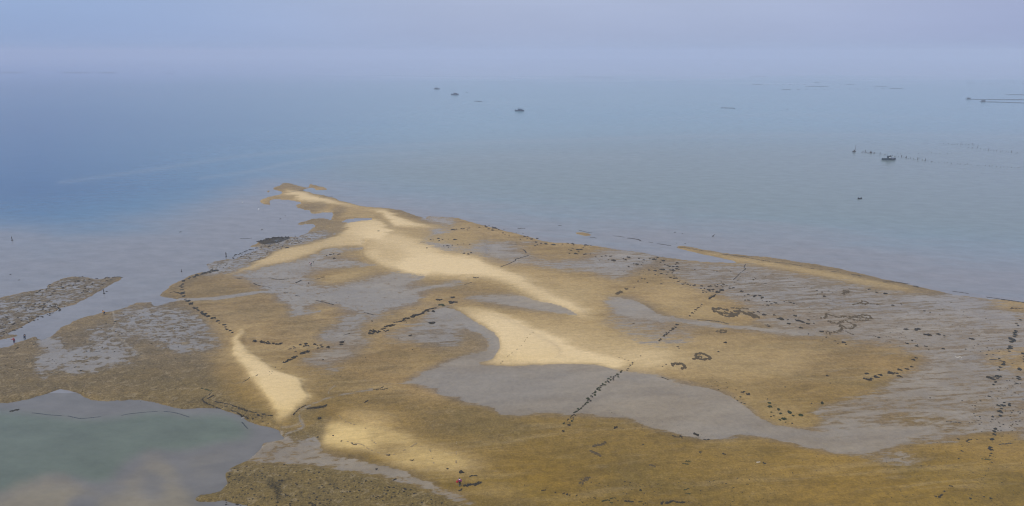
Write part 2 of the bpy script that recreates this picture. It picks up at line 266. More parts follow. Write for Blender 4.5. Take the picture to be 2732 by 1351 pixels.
# keep the high sand clear
DRYS = [  # (tile, points, amount, bx, by, clears film, sharp?)
 (T('A', [(0,1056),(130,1000),(300,930),(420,868),(520,815),(600,787),(700,768),(850,735),(1000,697),(1100,660),(1160,632),(1182,590),(1170,560),(1200,535),(1300,520),(1450,500),(1560,560),(1600,640),(1500,700),(1350,700),(1335,768),(1200,773),(1060,779),(980,789),(900,829),(760,887),(600,926),(400,961),(200,1011)]), .62, 1.2, .8),
 (T('A', [(570,215),(640,215),(800,245),(1000,300),(1200,345),(1400,388),(1560,412),(1700,485),(1850,535),(1990,562),(2100,590),(1900,580),(1700,575),(1620,540),(1500,440),(1300,388),(1100,362),(900,347),(780,330),(700,300),(620,255)]), .9, 1.6, 1.2),
 (T('A', [(345,308),(400,288),(480,265),(560,250),(640,262),(600,285),(480,280),(425,300),(420,330),(440,345),(380,340)]), .4, 1.2, .8),
 (T('A', [(1110,500),(1150,420),(1200,400),(1350,420),(1480,470),(1380,470),(1250,475),(1150,500)]), .3, 2, 1),
 (T('A', [(860,435),(900,405),(960,400),(1060,395),(1000,425),(920,432)]), .6, 1.5, 1),
 (T('A', [(900,570),(1000,545),(1100,560),(1000,585)]), .45, 2.5, 1.5),
 (T('A', [(1000,1040),(1150,1010),(1350,985),(1480,985),(1350,1040),(1150,1100),(980,1130)]), .42, 3, 2),
 (T('A', [(1340,770),(1352,880),(1480,942),(1560,992),(1700,1005),(1850,1040),(1970,1072),(1900,960),(2184,1040),(2500,1000),(2500,900),(2184,860),(1800,700),(1600,650),(1400,690)]), .5, 4, 2.5),
 (T('A', [(1352,860),(1480,942),(1560,992),(1700,1005),(1850,1040),(1970,1072),(1930,1000),(1750,960),(1550,900),(1420,800)]), .35, 3, 1.5),
 (T('B', [(0,670),(60,660),(150,705),(300,688),(500,703),(650,713),(800,738),(950,790),(1050,860),(1150,900),(1300,945),(1450,985),(1560,1030),(1640,1080),(1700,1080),(1560,960),(1400,900),(1200,800),(1050,690),(900,640),(700,570),(400,550),(0,560),(-120,620)]), .78, 5, 2.5),
 (T('B', [(0,570),(300,545),(600,590),(900,690),(1100,860),(980,800),(800,740),(500,700),(200,690),(60,660)]), .22, 5, 3),
 (T('A', [(1340,690),(1200,560),(1500,520),(1700,580),(2184,600),(2500,640),(2500,900),(2100,900),(1700,780),(1450,760)]), .3, 8, 4),
 (T('B', [(-100,420),(200,480),(600,560),(1000,590),(1500,680),(1900,780),(1900,1000),(1650,1060),(1300,880),(900,640),(400,540),(0,560)]), .38, 8, 4),
 (T('H', [(300,235),(352,247),(402,267),(442,291),(500,331),(560,372),(640,422),(700,462),(736,502),(749,547),(743,600),(706,650),(642,690),(560,713),(700,727),(850,729),(1000,722),(1200,716),(1500,714),(1600,727),(1750,750),(1800,700),(1500,620),(1250,520),(1000,400),(800,300),(500,225)]), .62, 2.2, 1.5),
 (T('H', [(560,372),(700,462),(749,547),(743,600),(706,650),(760,690),(1050,680),(1250,640),(1200,560),(1000,450),(800,350),(600,290)]), .55, 9, 6),
 (T('H', [(1000,690),(1050,560),(1400,600),(1800,640),(2100,720),(2000,790),(1700,745),(1400,700)]), .25, 10, 5),
 (T('F', [(380,540),(362,600),(342,660),(347,720),(400,782),(450,842),(500,922),(560,992),(620,1062),(642,1122),(652,1182),(690,1220),(740,1214),(800,1165),(850,1112),(910,1062),(902,1010),(872,960),(860,905),(780,872),(640,820),(540,740),(450,680),(420,620),(430,570),(470,520),(600,480),(520,485),(430,510)]), .72, 1.6, 1.6),
 (T('F', [(345,660),(400,750),(500,860),(560,930),(640,1030),(680,1130),(700,1190),(780,1130),(840,1060),(800,960),(680,890),(560,810),(450,720),(390,650),(400,580)]), .45, 5, 5),
 (T('G', [(822,770),(832,680),(845,612),(900,568),(950,575),(1050,600),(1250,590),(1400,640),(1600,690),(1500,760),(1350,760),(1200,800),(1000,795),(860,785)]), .5, 4, 2.5),
 (T('G', [(1400,860),(1600,770),(1900,820),(2150,900),(2050,990),(1850,1000),(1650,960),(1500,920)]), .5, 9, 4),
 (T('G', [(950,520),(1100,480),(1400,520),(1500,600),(1300,600),(1100,560)]), .42, 7, 4),
 (T('G', [(1250,700),(1500,690),(1750,800),(2100,880),(2300,960),(2000,950),(1700,900),(1450,800)]), .3, 10, 5),
 (T('G', [(2080,1110),(2300,1100),(2542,1180),(2542,1240),(2300,1190),(2100,1160)]), .25, 8, 4),
 (T('C', [(400,300),(560,325),(760,350),(1000,385),(1200,425),(1450,470),(1700,520),(1900,560),(1700,570),(1450,528),(1150,462),(900,420),(700,382),(520,340)]), .42, 2.5, 1),
 (T('J', [(60,170),(200,250),(320,310),(450,330),(700,350),(900,380),(700,300),(400,200),(150,130)]), .22, 7, 4),
 (T('J', [(700,950),(900,1040),(1080,1190),(1250,1245),(1350,1200),(1250,1080),(1100,1000),(900,930)]), .2, 8, 5),
 (T('H', [(900,330),(1300,330),(1700,400),(2000,500),(2230,600),(2230,780),(1900,760),(1500,700),(1100,600)]), .46, 12, 7),
 (T('H', [(1000,150),(1300,200),(1600,330),(1500,330),(1200,250),(950,170)]), .3, 4, 2),
 (T('J', [(0,60),(300,40),(600,200),(900,330),(700,330),(300,200)]), .34, 10, 5),
 (T('G', [(820,770),(832,680),(845,612),(900,568),(1000,585),(1200,620),(1200,700),(1300,790),(1500,880),(1700,960),(1500,930),(1350,870),(1150,810),(950,800)]), .4, 3, 2),
 (T('F', [(540,740),(800,860),(900,960),(930,1050),(860,1110),(700,1000),(600,880)]), .35, 6, 5),
 (T('J', [(0,560),(500,520),(1100,560),(1500,640),(1400,800),(1000,860),(600,830),(100,760),(0,740)]), .28, 12, 6),
 (T('E', [(1560,300),(1640,280),(1720,290),(1900,310),(1800,340),(1600,340)]), .3, 5, 2),
]
DB = 1.7
dry = Z0.copy()
for pts, v, bx, by in DRYS:
    m = blur(fill(pts), bx*DB, by*DB)
    dry = np.clip(dry+m*v*(1-dry*0.35), 0, 1.15)
dry = np.clip(dry*.92+.55*blur(dry, 18, 7)*(1-dry*.6), 0, 1.15)      # sand still drying around the bars
for i in (0, 1, 9, 13, 15): wet = wet*(1-blur(fill(DRYS[i][0]), .8))

# mud and weedy ground
mud = Z0.copy()
def mudd(pts, v, b=3):
    global mud
    mud = mx(mud, blur(fill(pts), b)*v)
mudd(west_flat, 1.0, 2)
mudd(T('D', [(-300,1045),(0,1045),(240,965),(300,945),(350,1000),(380,1130),(290,1200),(290,1290),(-300,1400)]), .85)
mudd(T('E', [(-500,0),(300,0),(290,120),(340,230),(520,200),(900,180),(1250,200),(1500,300),(1560,455),(1400,420),(1200,378),(960,380),(780,380),(520,278),(330,340),(0,402),(-500,450)]), .8, 8)
mudd(T('D', [(420,970),(620,820),(960,730),(1300,665),(1560,700),(1750,800),(1800,950),(1500,1150),(1100,1200),(600,1350),(350,1350)]), .85, 8)
mudd(T('D', [(1350,605),(1560,460),(1770,392),(1900,400),(1700,480),(1560,560)]), .6, 3)
mudd(T('A', [(-250,1000),(-200,920),(0,880),(220,800),(380,740),(700,650),(900,615),(1150,622),(1100,655),(850,728),(600,775),(300,915),(0,1020)]), .75, 3)
mudd(T('A', [(690,352),(980,345),(960,400),(860,430),(760,395)]), .55, 3)
mudd(T('A', [(1040,400),(1180,390),(1150,440),(1060,480),(1040,440)]), .5, 2)
mudd(T('A', [(680,545),(860,480),(1000,490),(1170,540),(1170,600),(820,605),(900,560)]), .6, 3)
mudd(T('A', [(1400,375),(1700,400),(1950,490),(1990,545),(1800,480),(1560,400)]), .5, 2)
mudd(T('A', [(555,140),(790,185),(1100,300),(1400,372),(1200,340),(900,275),(640,210),(500,200)]), .5, 2)
mudd(T('G', [(0,940),(150,910),(500,925),(850,965),(1150,1010),(1450,1080),(1750,1175),(2050,1300),(2050,1500),(-60,1500)]), .9, 3)
mudd(T('G', [(-50,430),(120,460),(400,520),(450,600),(560,640),(700,600),(800,520),(860,540),(800,760),(600,760),(460,660),(300,590),(120,510),(0,455)]), .65, 4)
mudd(T('G', [(-150,900),(100,880),(140,1100),(0,1300),(-280,1300),(-260,1120)]), .95, 2)
mudd(T('G', [(600,500),(700,420),(860,430),(830,470),(700,560),(600,600)]), .5, 4)
mudd(T('I', [(-50,1180),(300,1230),(700,1290),(700,1400),(-200,1400)]), .4, 6)
mudd(T('C', [(0,300),(330,362),(1200,480),(2100,600),(2300,700),(1200,700),(500,520),(0,420)]), .35, 6)
mudd(T('I', [(300,450),(1000,480),(1800,640),(2541,700),(2541,1274),(1500,1274),(900,900),(400,700)]), .28, 18)
mudd(T('A', [(-700,1130),(-100,1100),(400,1080),(420,1180),(-100,1250),(-700,1250)]), .25, 6)
# patches dark with weed
weed = Z0.copy()
for pts, v, b in [(T('A', [(318,718),(380,690),(460,672),(540,662),(640,664),(600,700),(480,735),(380,745)]), 1.0, 1.6),
                  (T('G', [(330,1080),(430,1060),(500,1130),(480,1274),(420,1274),(400,1160),(340,1130)]), .6, 4),
                  (T('G', [(680,470),(740,445),(860,428),(870,450),(780,465),(700,480)]), .8, 1.5),
                  (T('D', [(-10,850),(130,790),(250,690),(200,640),(60,650),(-10,700)]), .35, 6)]:
    weed = mx(weed, blur(fill(pts), b)*v)
# wet dark foot of the steep bar faces, with ridge shading painted in
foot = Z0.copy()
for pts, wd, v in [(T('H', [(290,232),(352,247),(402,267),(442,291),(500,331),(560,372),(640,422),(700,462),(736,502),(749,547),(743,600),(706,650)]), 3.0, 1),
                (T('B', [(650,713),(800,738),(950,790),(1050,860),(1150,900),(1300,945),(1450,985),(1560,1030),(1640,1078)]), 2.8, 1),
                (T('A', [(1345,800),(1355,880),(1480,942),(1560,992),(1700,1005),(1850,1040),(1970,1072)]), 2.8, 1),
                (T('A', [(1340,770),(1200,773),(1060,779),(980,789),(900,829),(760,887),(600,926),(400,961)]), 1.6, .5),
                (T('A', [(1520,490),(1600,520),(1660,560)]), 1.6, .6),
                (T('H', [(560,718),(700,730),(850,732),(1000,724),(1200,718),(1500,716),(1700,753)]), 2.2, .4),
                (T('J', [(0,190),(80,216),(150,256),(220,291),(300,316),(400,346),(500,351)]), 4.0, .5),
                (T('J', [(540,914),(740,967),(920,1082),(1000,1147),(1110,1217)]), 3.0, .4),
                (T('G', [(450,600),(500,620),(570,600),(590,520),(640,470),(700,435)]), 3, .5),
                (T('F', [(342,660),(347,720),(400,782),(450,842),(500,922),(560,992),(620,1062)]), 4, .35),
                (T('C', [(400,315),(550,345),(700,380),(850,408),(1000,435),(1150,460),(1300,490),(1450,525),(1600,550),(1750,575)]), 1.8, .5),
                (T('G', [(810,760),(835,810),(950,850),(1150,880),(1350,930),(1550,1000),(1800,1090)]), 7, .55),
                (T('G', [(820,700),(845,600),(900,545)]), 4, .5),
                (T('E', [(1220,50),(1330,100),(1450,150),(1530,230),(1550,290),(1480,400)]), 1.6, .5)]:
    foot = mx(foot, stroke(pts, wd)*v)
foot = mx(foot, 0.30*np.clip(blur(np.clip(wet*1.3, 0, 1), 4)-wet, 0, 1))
# trodden tracks, paler
trail = Z0.copy()
for pts, wd, v in [(T('D', [(960,740),(980,850),(960,920),(1050,1000),(1100,1050),(1180,1110)]), 2.0, .6),
                   (T('G', [(480,620),(560,615),(620,590),(660,560)]), 2, .5), (T('G', [(640,540),(670,590),(660,630),(560,660)]), 2, .4)]:
    trail = mx(trail, stroke(pts, wd)*v)

mudd(T('C', [(260,268),(420,285),(700,325),(1100,375),(1450,440),(1860,535),(2110,590),(1950,592),(1700,530),(1400,470),(1100,415),(800,370),(500,315)]), .55, 1.2)
for pts, v, b in [([(-500,900),(0,905),(110,900),(250,870),(420,820),(500,880),(560,960),(600,1040),(680,1110),(740,1150),(600,1140),(480,1110),(300,1090),(0,1110),(-500,1130)], .85, 9),
                  ([(130,860),(280,800),(420,770),(520,820),(580,900),(560,960),(300,1000),(150,960)], .75, 9),
                  ([(420,760),(480,730),(620,735),(760,780),(700,850),(600,870),(520,850)], .30, 8),
                  (T('F', [(700,440),(1100,400),(1500,380),(1700,420),(1500,480),(1200,560),(900,600),(650,560)]), .22, 8),
                  (T('H', [(0,420),(300,440),(560,440),(640,520),(560,640),(300,640),(60,560)]), .5, 6),
                  (T('G', [(1450,420),(1900,380),(2542,560),(2542,760),(2100,780),(1600,620)]), .42, 10),
                  (T('G', [(850,300),(1300,330),(1700,330),(1500,430),(1000,440),(850,430)]), .35, 7),
                  (T('F', [(880,880),(1300,740),(1700,760),(1500,900),(1000,1000)]), .22, 8),
                  (T('I', [(1500,900),(2541,850),(2800,1300),(1000,1300),(900,1050)]), .30, 16),
                  (T('J', [(1700,900),(1000,650),(1500,520),(2000,560),(1900,760)]), .12, 14)]:
    mudd(pts, v, b)
damp_ = np.clip(blur(wet, 14, 7)*1.25, 0, 1)
# ---- heights
bars = Z0.copy()
for i in (0, 1, 7, 9, 11, 14, 16, 20):
    bars = mx(bars, blur(fill(DRYS[i][0]), 2.2)*0.5+blur(fill(DRYS[i][0]), 9)*0.5)
land_s = blur(land, 1.3)
land_w = blur(land, 14)
HGT = (land_s-0.5)*0.5 + 0.25*np.clip(land_w-0.5, 0, 1)*(land_s > .5) + 0.75*bars*land_s - 0.10*blur(wet, 2)*land_s
HGT = np.where(land_s < 0.5, (land_s-0.5)*1.2, HGT)
def height_at(px, py):
    return float(sample(HGT, px, py))

def axis(inner0, inner1, step, outs_lo, outs_hi):
    return np.array(sorted(outs_lo)+list(np.arange(inner0, inner1, step))+list(outs_hi))
def grid_mesh(name, PX, PY, Z, attrs, mat, keep=None, label=None, kind='structure'):
    X, Y = ground_xy(PX, PY)
    nr, nc = PX.shape
    co = np.stack([X, Y, Z], -1).reshape(-1, 3)
    idx = np.arange(nr*nc).reshape(nr, nc)
    q = np.stack([idx[1:, :-1], idx[1:, 1:], idx[:-1, 1:], idx[:-1, :-1]], -1).reshape(-1, 4)
    if keep is not None: q = q[keep[:-1, :-1].reshape(-1)]
    used = np.zeros(nr*nc, bool); used[q.reshape(-1)] = True
    remap = np.cumsum(used)-1; q = remap[q]; co = co[used]
    me = bpy.data.meshes.new(name)
    me.vertices.add(len(co)); me.vertices.foreach_set('co', co.astype(np.float32).reshape(-1))
    me.loops.add(q.size); me.loops.foreach_set('vertex_index', q.astype(np.int32).reshape(-1))
    me.polygons.add(len(q))
    me.polygons.foreach_set('loop_start', (np.arange(len(q))*4).astype(np.int32))
    me.polygons.foreach_set('use_smooth', np.ones(len(q), bool))
    me.update(calc_edges=True)
    for k, a in attrs.items():
        at = me.attributes.new(k, 'FLOAT', 'POINT')
        at.data.foreach_set('value', a.reshape(-1)[used].astype(np.float32))
    me.materials.append(mat)
    o = bpy.data.objects.new(name, me); COL.objects.link(o)
    o['kind'] = kind
    if label: o['label'] = label
    return o

# ------------------------------------------------------------------ materials
class NT:
    def __init__(s, name):
        s.m = bpy.data.materials.new(name); s.m.use_nodes = True
        s.t = s.m.node_tree; s.n = s.t.nodes; s.l = s.t.links
        s.b = s.n['Principled BSDF']; s.out = s.n['Material Output']
    def put(s, v, sock):
        if isinstance(v, (int, float)): sock.default_value = v
        elif isinstance(v, tuple): sock.default_value = v if len(v) == 4 or sock.type == 'VECTOR' else (*v, 1)
        else: s.l.new(v, sock)
    def math(s, op, a, b=0.0, c=None, clamp=False):
        n = s.n.new('ShaderNodeMath'); n.operation = op; n.use_clamp = clamp
        s.put(a, n.inputs[0]); s.put(b, n.inputs[1])
        if c is not None: s.put(c, n.inputs[2])
        return n.outputs[0]
    def mix(s, f, a, b, mode='MIX'):
        n = s.n.new('ShaderNodeMix'); n.data_type = 'RGBA'; n.blend_type = mode
        s.put(f, n.inputs[0]); s.put(a, n.inputs[6]); s.put(b, n.inputs[7])
        return n.outputs[2]
    def attr(s, name):
        n = s.n.new('ShaderNodeAttribute'); n.attribute_name = name
        return n.outputs['Fac']
    def step(s, v, lo, hi):
        n = s.n.new('ShaderNodeMapRange'); n.interpolation_type = 'SMOOTHSTEP'
        s.put(v, n.inputs['Value']); n.inputs['From Min'].default_value = lo; n.inputs['From Max'].default_value = hi
        return n.outputs[0]
    def pos(s, scale=(1, 1, 1), rot=0.0, off=(0, 0, 0), obj=False):
        if obj:
            g = s.n.new('ShaderNodeTexCoord'); src = g.outputs['Object']
        else:
            g = s.n.new('ShaderNodeNewGeometry'); src = g.outputs['Position']
        m0 = s.n.new('ShaderNodeMapping'); m0.inputs['Rotation'].default_value = (0, 0, rot); m0.inputs['Location'].default_value = off
        s.l.new(src, m0.inputs['Vector'])
        m = s.n.new('ShaderNodeMapping'); m.inputs['Scale'].default_value = scale
        s.l.new(m0.outputs[0], m.inputs['Vector'])
        return m.outputs[0]
    def noise(s, vec, scale=1.0, detail=3.0, rough=0.5, dist=0.0):
        n = s.n.new('ShaderNodeTexNoise'); s.l.new(vec, n.inputs['Vector'])
        n.inputs['Scale'].default_value = scale; n.inputs['Detail'].default_value = detail
        n.inputs['Roughness'].default_value = rough; n.inputs['Distortion'].default_value = dist
        return n.outputs[0]
    def bump(s, h, strength, dist):
        n = s.n.new('ShaderNodeBump'); s.put(h, n.inputs['Height']); n.inputs['Strength'].default_value = strength
        n.inputs['Distance'].default_value = dist
        s.l.new(n.outputs[0], s.b.inputs['Normal'])

def sand_material():
    M = NT('tidal_sand')
    aw, ar, as_, ad, am, awd, af, at = [M.attr(k) for k in ('wet', 'rag', 'streak', 'dry', 'mud', 'weed', 'foot', 'trail')]
    adp = M.attr('damp')
    nA = M.noise(M.pos((1/26, 1/2.6, 1), math.radians(-7)), 1.0, 4, .62, .3)
    nA2 = M.noise(M.pos((1/9, 1/1.1, 1), math.radians(-7)), 1.0, 3, .6)
    nB = M.noise(M.pos((1/2.2, 1/1.5, 1), math.radians(12)), 1.0, 3, .65, .5)
    nBig = M.noise(M.pos((1/60, 1/28, 1)), 1.0, 4, .55)
    nC = M.noise(M.pos((1/14, 1/5, 1), math.radians(-10)), 1.0, 5, .6, .4)
    nF = M.noise(M.pos((1, 1, 1)), 2.6, 3, .7)
    nG = M.noise(M.pos((1, 1, 1)), 9.0, 2, .6)
    # film of water
    a = M.math('MULTIPLY', M.math('SUBTRACT', nA, .5), M.math('MULTIPLY', as_, 1.9))
    a2 = M.math('MULTIPLY', M.math('SUBTRACT', nA2, .5), M.math('MULTIPLY', as_, 1.7))
    b = M.math('MULTIPLY', M.math('SUBTRACT', nB, .5), M.math('MULTIPLY', ar, 2.6))
    w = M.math('ADD', M.math('ADD', aw, a), M.math('ADD', b, a2))
    n4 = M.noise(M.pos((1/3.4, 1/.9, 1), math.radians(-9)), 1.0, 4, .72)
    w = M.math('ADD', w, M.math('MULTIPLY', M.math('SUBTRACT', n4, .5), M.math('MULTIPLY_ADD', as_, 1.9, .75)))
    wid = M.math('MULTIPLY_ADD', as_, .60, .12)
    tt = M.math('DIVIDE', M.math('SUBTRACT', w, M.math('SUBTRACT', .53, M.math('MULTIPLY', wid, .5))), wid)
    film_ = M.step(tt, 0, 1)
    damp = M.step(w, .05, .55)
    # sand
    geo = M.n.new('ShaderNodeNewGeometry'); sx = M.n.new('ShaderNodeSeparateXYZ'); M.l.new(geo.outputs['Position'], sx.inputs[0])
    near_ = M.step(M.math('ADD', sx.outputs['Y'], M.math('MULTIPLY', nBig, 60)), 195, 125)      # the ochre flat in the south
    sand = M.mix(M.step(nBig, .3, .7), (.305, .200, .080), (.390, .264, .118))
    sandn = M.mix(M.step(nBig, .3, .7), (.225, .135, .020), (.310, .188, .034))
    sand = M.mix(near_, sand, sandn)
    sand = M.mix(M.math('MULTIPLY', M.step(nC, .40, .66), .65), sand, M.mix(near_, (.205, .130, .048), (.150, .092, .016)))
    sand = M.mix(M.math('MULTIPLY', M.step(nA, .50, .68), .38), sand, (.42, .295, .13))
    sand = M.mix(M.math('MULTIPLY', damp, .55), sand, M.mix(near_, (.225, .180, .130), (.225, .160, .075)))
    nD = M.noise(M.pos((1/34, 1/5, 1), math.radians(-9)), 1.0, 5, .6, .4)
    nE = M.noise(M.pos((1/38, 1/16, 1), math.radians(14), (40, 7, 0)), 1.0, 5, .6, .8)
    sand = M.mix(M.math('MULTIPLY', M.step(nE, .46, .68), .55), sand, M.mix(near_, (.250, .175, .078), (.185, .122, .020)))
    sand = M.mix(M.math('MULTIPLY', M.step(nE, .46, .30), .45), sand, M.mix(near_, (.370, .235, .100), (.335, .200, .036)))
    dpm = M.step(M.math('ADD', adp, M.math('MULTIPLY', M.math('SUBTRACT', nD, .5), .9)), .12, .75)
    sand = M.mix(M.math('MULTIPLY', dpm, .8), sand, M.mix(near_, (.225, .175, .128), (.205, .140, .068)))
    sand = M.mix(M.math('MULTIPLY', af, .8), sand, (.120, .080, .034))  # wet bar foot and painted ridge shade
    dd = M.math('ADD', ad, M.math('MULTIPLY', M.math('SUBTRACT', nA2, .5), M.math('MULTIPLY', ad, .6)), clamp=True)
    rp = M.noise(M.pos((1/3.5, 1/.55, 1), math.radians(-20)), 1.0, 3, .6, .3)
    dd = M.math('MULTIPLY', dd, .92)
    dd = M.math('ADD', dd, M.math('MULTIPLY', M.math('SUBTRACT', rp, .5), M.math('MULTIPLY', M.math('MULTIPLY', dd, M.math('SUBTRACT', 1.25, dd)), 1.1)), clamp=True)
    dryc = M.mix(M.step(ad, .25, 1.1), (.54, .375, .165), M.mix(near_, (.80, .595, .325), (.74, .51, .185)))
    sand = M.mix(dd, sand, dryc)
    # mud
    mudc = M.mix(M.step(nF, .35, .65), M.mix(near_, (.100, .078, .048), (.120, .085, .030)), M.mix(near_, (.180, .140, .088), (.200, .145, .055)))
    nM = M.noise(M.pos((1/1.7, 1/1.7, 1)), 1.0, 3, .65, .8)
    mudc = M.mix(M.math('MULTIPLY', M.step(nM, .56, .66), .6), mudc, (.065, .055, .030))
    mudc = M.mix(M.math('MULTIPLY', M.step(nM, .44, .36), .45), mudc, (.33, .26, .16))
    mm = M.math('ADD', am, M.math('MULTIPLY', M.math('SUBTRACT', nC, .5), M.math('MULTIPLY', am, .8)), clamp=True)
    col = M.mix(M.math('MULTIPLY', mm, .9), sand, mudc)
    col = M.mix(M.math('MULTIPLY', at, .6), col, (.42, .36, .28))
    nH = M.noise(M.pos((1/1.1, 1/1.1, 1)), 1.0, 4, .75)
    grain = M.math('ADD', M.math('MULTIPLY', nG, .3), M.math('ADD', M.math('MULTIPLY', nF, .3), M.math('MULTIPLY', nH, .4)))
    gr = M.n.new('ShaderNodeMapRange'); M.l.new(grain, gr.inputs[0]); gr.inputs['From Min'].default_value = .3; gr.inputs['From Max'].default_value = .7
    gr.inputs['To Min'].default_value = .42; gr.inputs['To Max'].default_value = 1.56
    g2 = M.math('ADD', M.math('MULTIPLY', M.math('SUBTRACT', gr.outputs[0], 1.0), M.math('SUBTRACT', 1.0, M.math('MULTIPLY', ad, .6))), 1.0)
    cx = M.n.new('ShaderNodeCombineColor'); [M.l.new(g2, cx.inputs[i]) for i in range(3)]
    col = M.mix(1.0, col, cx.outputs[0], 'MULTIPLY')
    # shallow standing water over silt
    filmc = M.mix(M.step(nC, .3, .7), (.230, .176, .112), (.320, .255, .172))
    filmc = M.mix(M.math('MULTIPLY', M.step(nBig, .42, .66), .5), filmc, (.250, .225, .195))
    filmc = M.mix(M.math('MULTIPLY', M.step(nF, .52, .70), .35), filmc, (.155, .118, .075))
    filmc = M.mix(M.math('MULTIPLY', mm, .5), filmc, (.20, .19, .19))
    col = M.mix(M.math('MULTIPLY', film_, .93), col, filmc)
    cf = M.n.new('ShaderNodeCombineColor'); g3 = M.math('MULTIPLY_ADD', M.math('SUBTRACT', gr.outputs[0], 1.0), .45, 1.0)
    [M.l.new(g3, cf.inputs[i]) for i in range(3)]
    col = M.mix(film_, col, M.mix(1.0, col, cf.outputs[0], 'MULTIPLY'))
    wd = M.step(M.math('ADD', awd, M.math('MULTIPLY', M.math('SUBTRACT', nF, .5), 1.3)), .42, .62)
    col = M.mix(M.math('MULTIPLY', wd, .85), col, (.02, .02, .014))
    M.l.new(col, M.b.inputs['Base Color'])
    r = M.math('MULTIPLY_ADD', film_, -.66, .84)
    M.l.new(r, M.b.inputs['Roughness'])
    M.b.inputs['IOR'].default_value = 1.33
    sp = M.math('MULTIPLY_ADD', film_, .30, .02)
    M.l.new(sp, M.b.inputs['Specular IOR Level'])
    rip = M.noise(M.pos((1/1.2, 1/.25, 1), math.radians(-14)), 1.0, 2, .5)
    h = M.math('ADD', M.math('MULTIPLY', nF, .10), M.math('MULTIPLY', rip, .08))
    h = M.math('ADD', h, M.math('ADD', M.math('MULTIPLY', nA2, .22), M.math('MULTIPLY', nC, .30)))
    h = M.math('ADD', h, M.math('MULTIPLY', M.math('MULTIPLY', M.math('SUBTRACT', nM, .5), am), .35))
    h = M.math('MULTIPLY', M.math('SUBTRACT', h, .35), M.math('MULTIPLY_ADD', film_, -.93, 1.0))
    M.bump(h, .9, 1.0)
    return M.m

def water_material(name='sea_water', D=((.135, .260, .325), (.004, .078, .200), (.160, .280, .335), (.016, .105, .225)), G=(.170, .195, .170), S=(.222, .212, .215), B=(.19, .145, .095)):
    M = NT(name)
    sh, we, lt, gr, pl = [M.attr(k) for k in ('shallow', 'west', 'lane', 'green', 'silt')]
    n1 = M.noise(M.pos((1/420, 1/150, 1), math.radians(8)), 1.0, 4, .55, .6)
    n2 = M.noise(M.pos((1/60, 1/26, 1), math.radians(12)), 1.0, 4, .6, .4)
    n3 = M.noise(M.pos((1/14, 1/9, 1)), 1.0, 4, .6, .8)
    deep = M.mix(we, D[0], D[1])
    deep = M.mix(M.math('MULTIPLY', M.step(n1, .35, .65), .5), deep, M.mix(we, D[2], D[3]))
    deep = M.mix(gr, deep, G)
    s2 = M.math('ADD', sh, M.math('MULTIPLY', M.math('SUBTRACT', n2, .5), .45), clamp=True)
    col = M.mix(M.step(s2, .15, .85), deep, S)
    col = M.mix(M.math('MULTIPLY', lt, .45), col, (.24, .27, .28))
    p2 = M.math('ADD', pl, M.math('MULTIPLY', M.math('SUBTRACT', n3, .5), M.math('MULTIPLY', M.step(pl, .02, .3), .6)), clamp=True)
    col = M.mix(M.step(p2, .2, .8), col, B)
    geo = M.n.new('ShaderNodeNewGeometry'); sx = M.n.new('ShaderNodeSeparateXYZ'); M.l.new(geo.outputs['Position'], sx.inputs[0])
    haze_fade = M.step(M.math('ADD', sx.outputs['Y'], M.math('MULTIPLY', M.math('SUBTRACT', n1, .5), 1500)), 1500, 2500)  # haze fade painted into the water colour, growing with distance
    col = M.mix(M.math('MULTIPLY', haze_fade, .8), col, M.mix(we, (.30, .345, .47), (.07, .15, .36)))
    n5 = M.noise(M.pos((1/9, 1/5, 1), math.radians(10)), 1.0, 5, .7)
    wv = M.math('MULTIPLY_ADD', M.math('SUBTRACT', n5, .5), .75, 1.0); cw = M.n.new('ShaderNodeCombineColor')
    [M.l.new(wv, cw.inputs[i]) for i in range(3)]
    col = M.mix(1.0, col, cw.outputs[0], 'MULTIPLY')
    M.l.new(col, M.b.inputs['Base Color'])
    M.b.inputs['Roughness'].default_value = .2
    M.b.inputs['Specular IOR Level'].default_value = .26
    M.b.inputs['IOR'].default_value = 1.33
    r1 = M.noise(M.pos((1/2.5, 1/1.2, 1), math.radians(10)), 1.0, 3, .6)
    r2 = M.noise(M.pos((1/18, 1/9, 1), math.radians(10)), 1.0, 3, .6)
    M.bump(M.math('ADD', M.math('MULTIPLY', r1, .05), M.math('MULTIPLY', r2, .16)), .8, 1.0)
    return M.m

# ------------------------------------------------------------------ ground sheet
gx = axis(-60, 2792, 2.2, [-1600,-1400,-1200,-1000,-850,-700]+list(range(-600, -60, 12)), list(range(2794, 3400, 12))+[3500,3700,4000,4400])
gy = axis(462, 1362, 1.7, [380,420,445], list(range(1368, 1700, 10))+[1750,1850,2000,2250,2600,3200])
PX, PY = np.meshgrid(gx, gy)
WX, WY = ground_xy(PX, PY)
LX, LY = vnoise(WX/4.0, WY/2.5, 61, 4), vnoise(WX/4.0, WY/2.5, 71, 4)
lw = np.clip(1-sample(blur((foot > .25).astype(np.float32), 5)*3.5, PX, PY), 0, 1)*np.clip(sample(blur(mud, 3), PX, PY)*1.5+.25, 0, 1)
hz = sample(HGT, PX+LX*9*lw, PY+LY*3.5*lw)
nz = vnoise(WX/3.0, WY/3.0, 3, 3); nz2 = vnoise(WX/9, WY/5, 9, 3)
edge = np.exp(-(hz/0.22)**2)
Z = hz + edge*nz*0.10 + 0.05*nz2 + np.where(sample(mud, PX, PY) > .2, .06*np.abs(nz), 0)
Z = np.maximum(Z, -0.7)
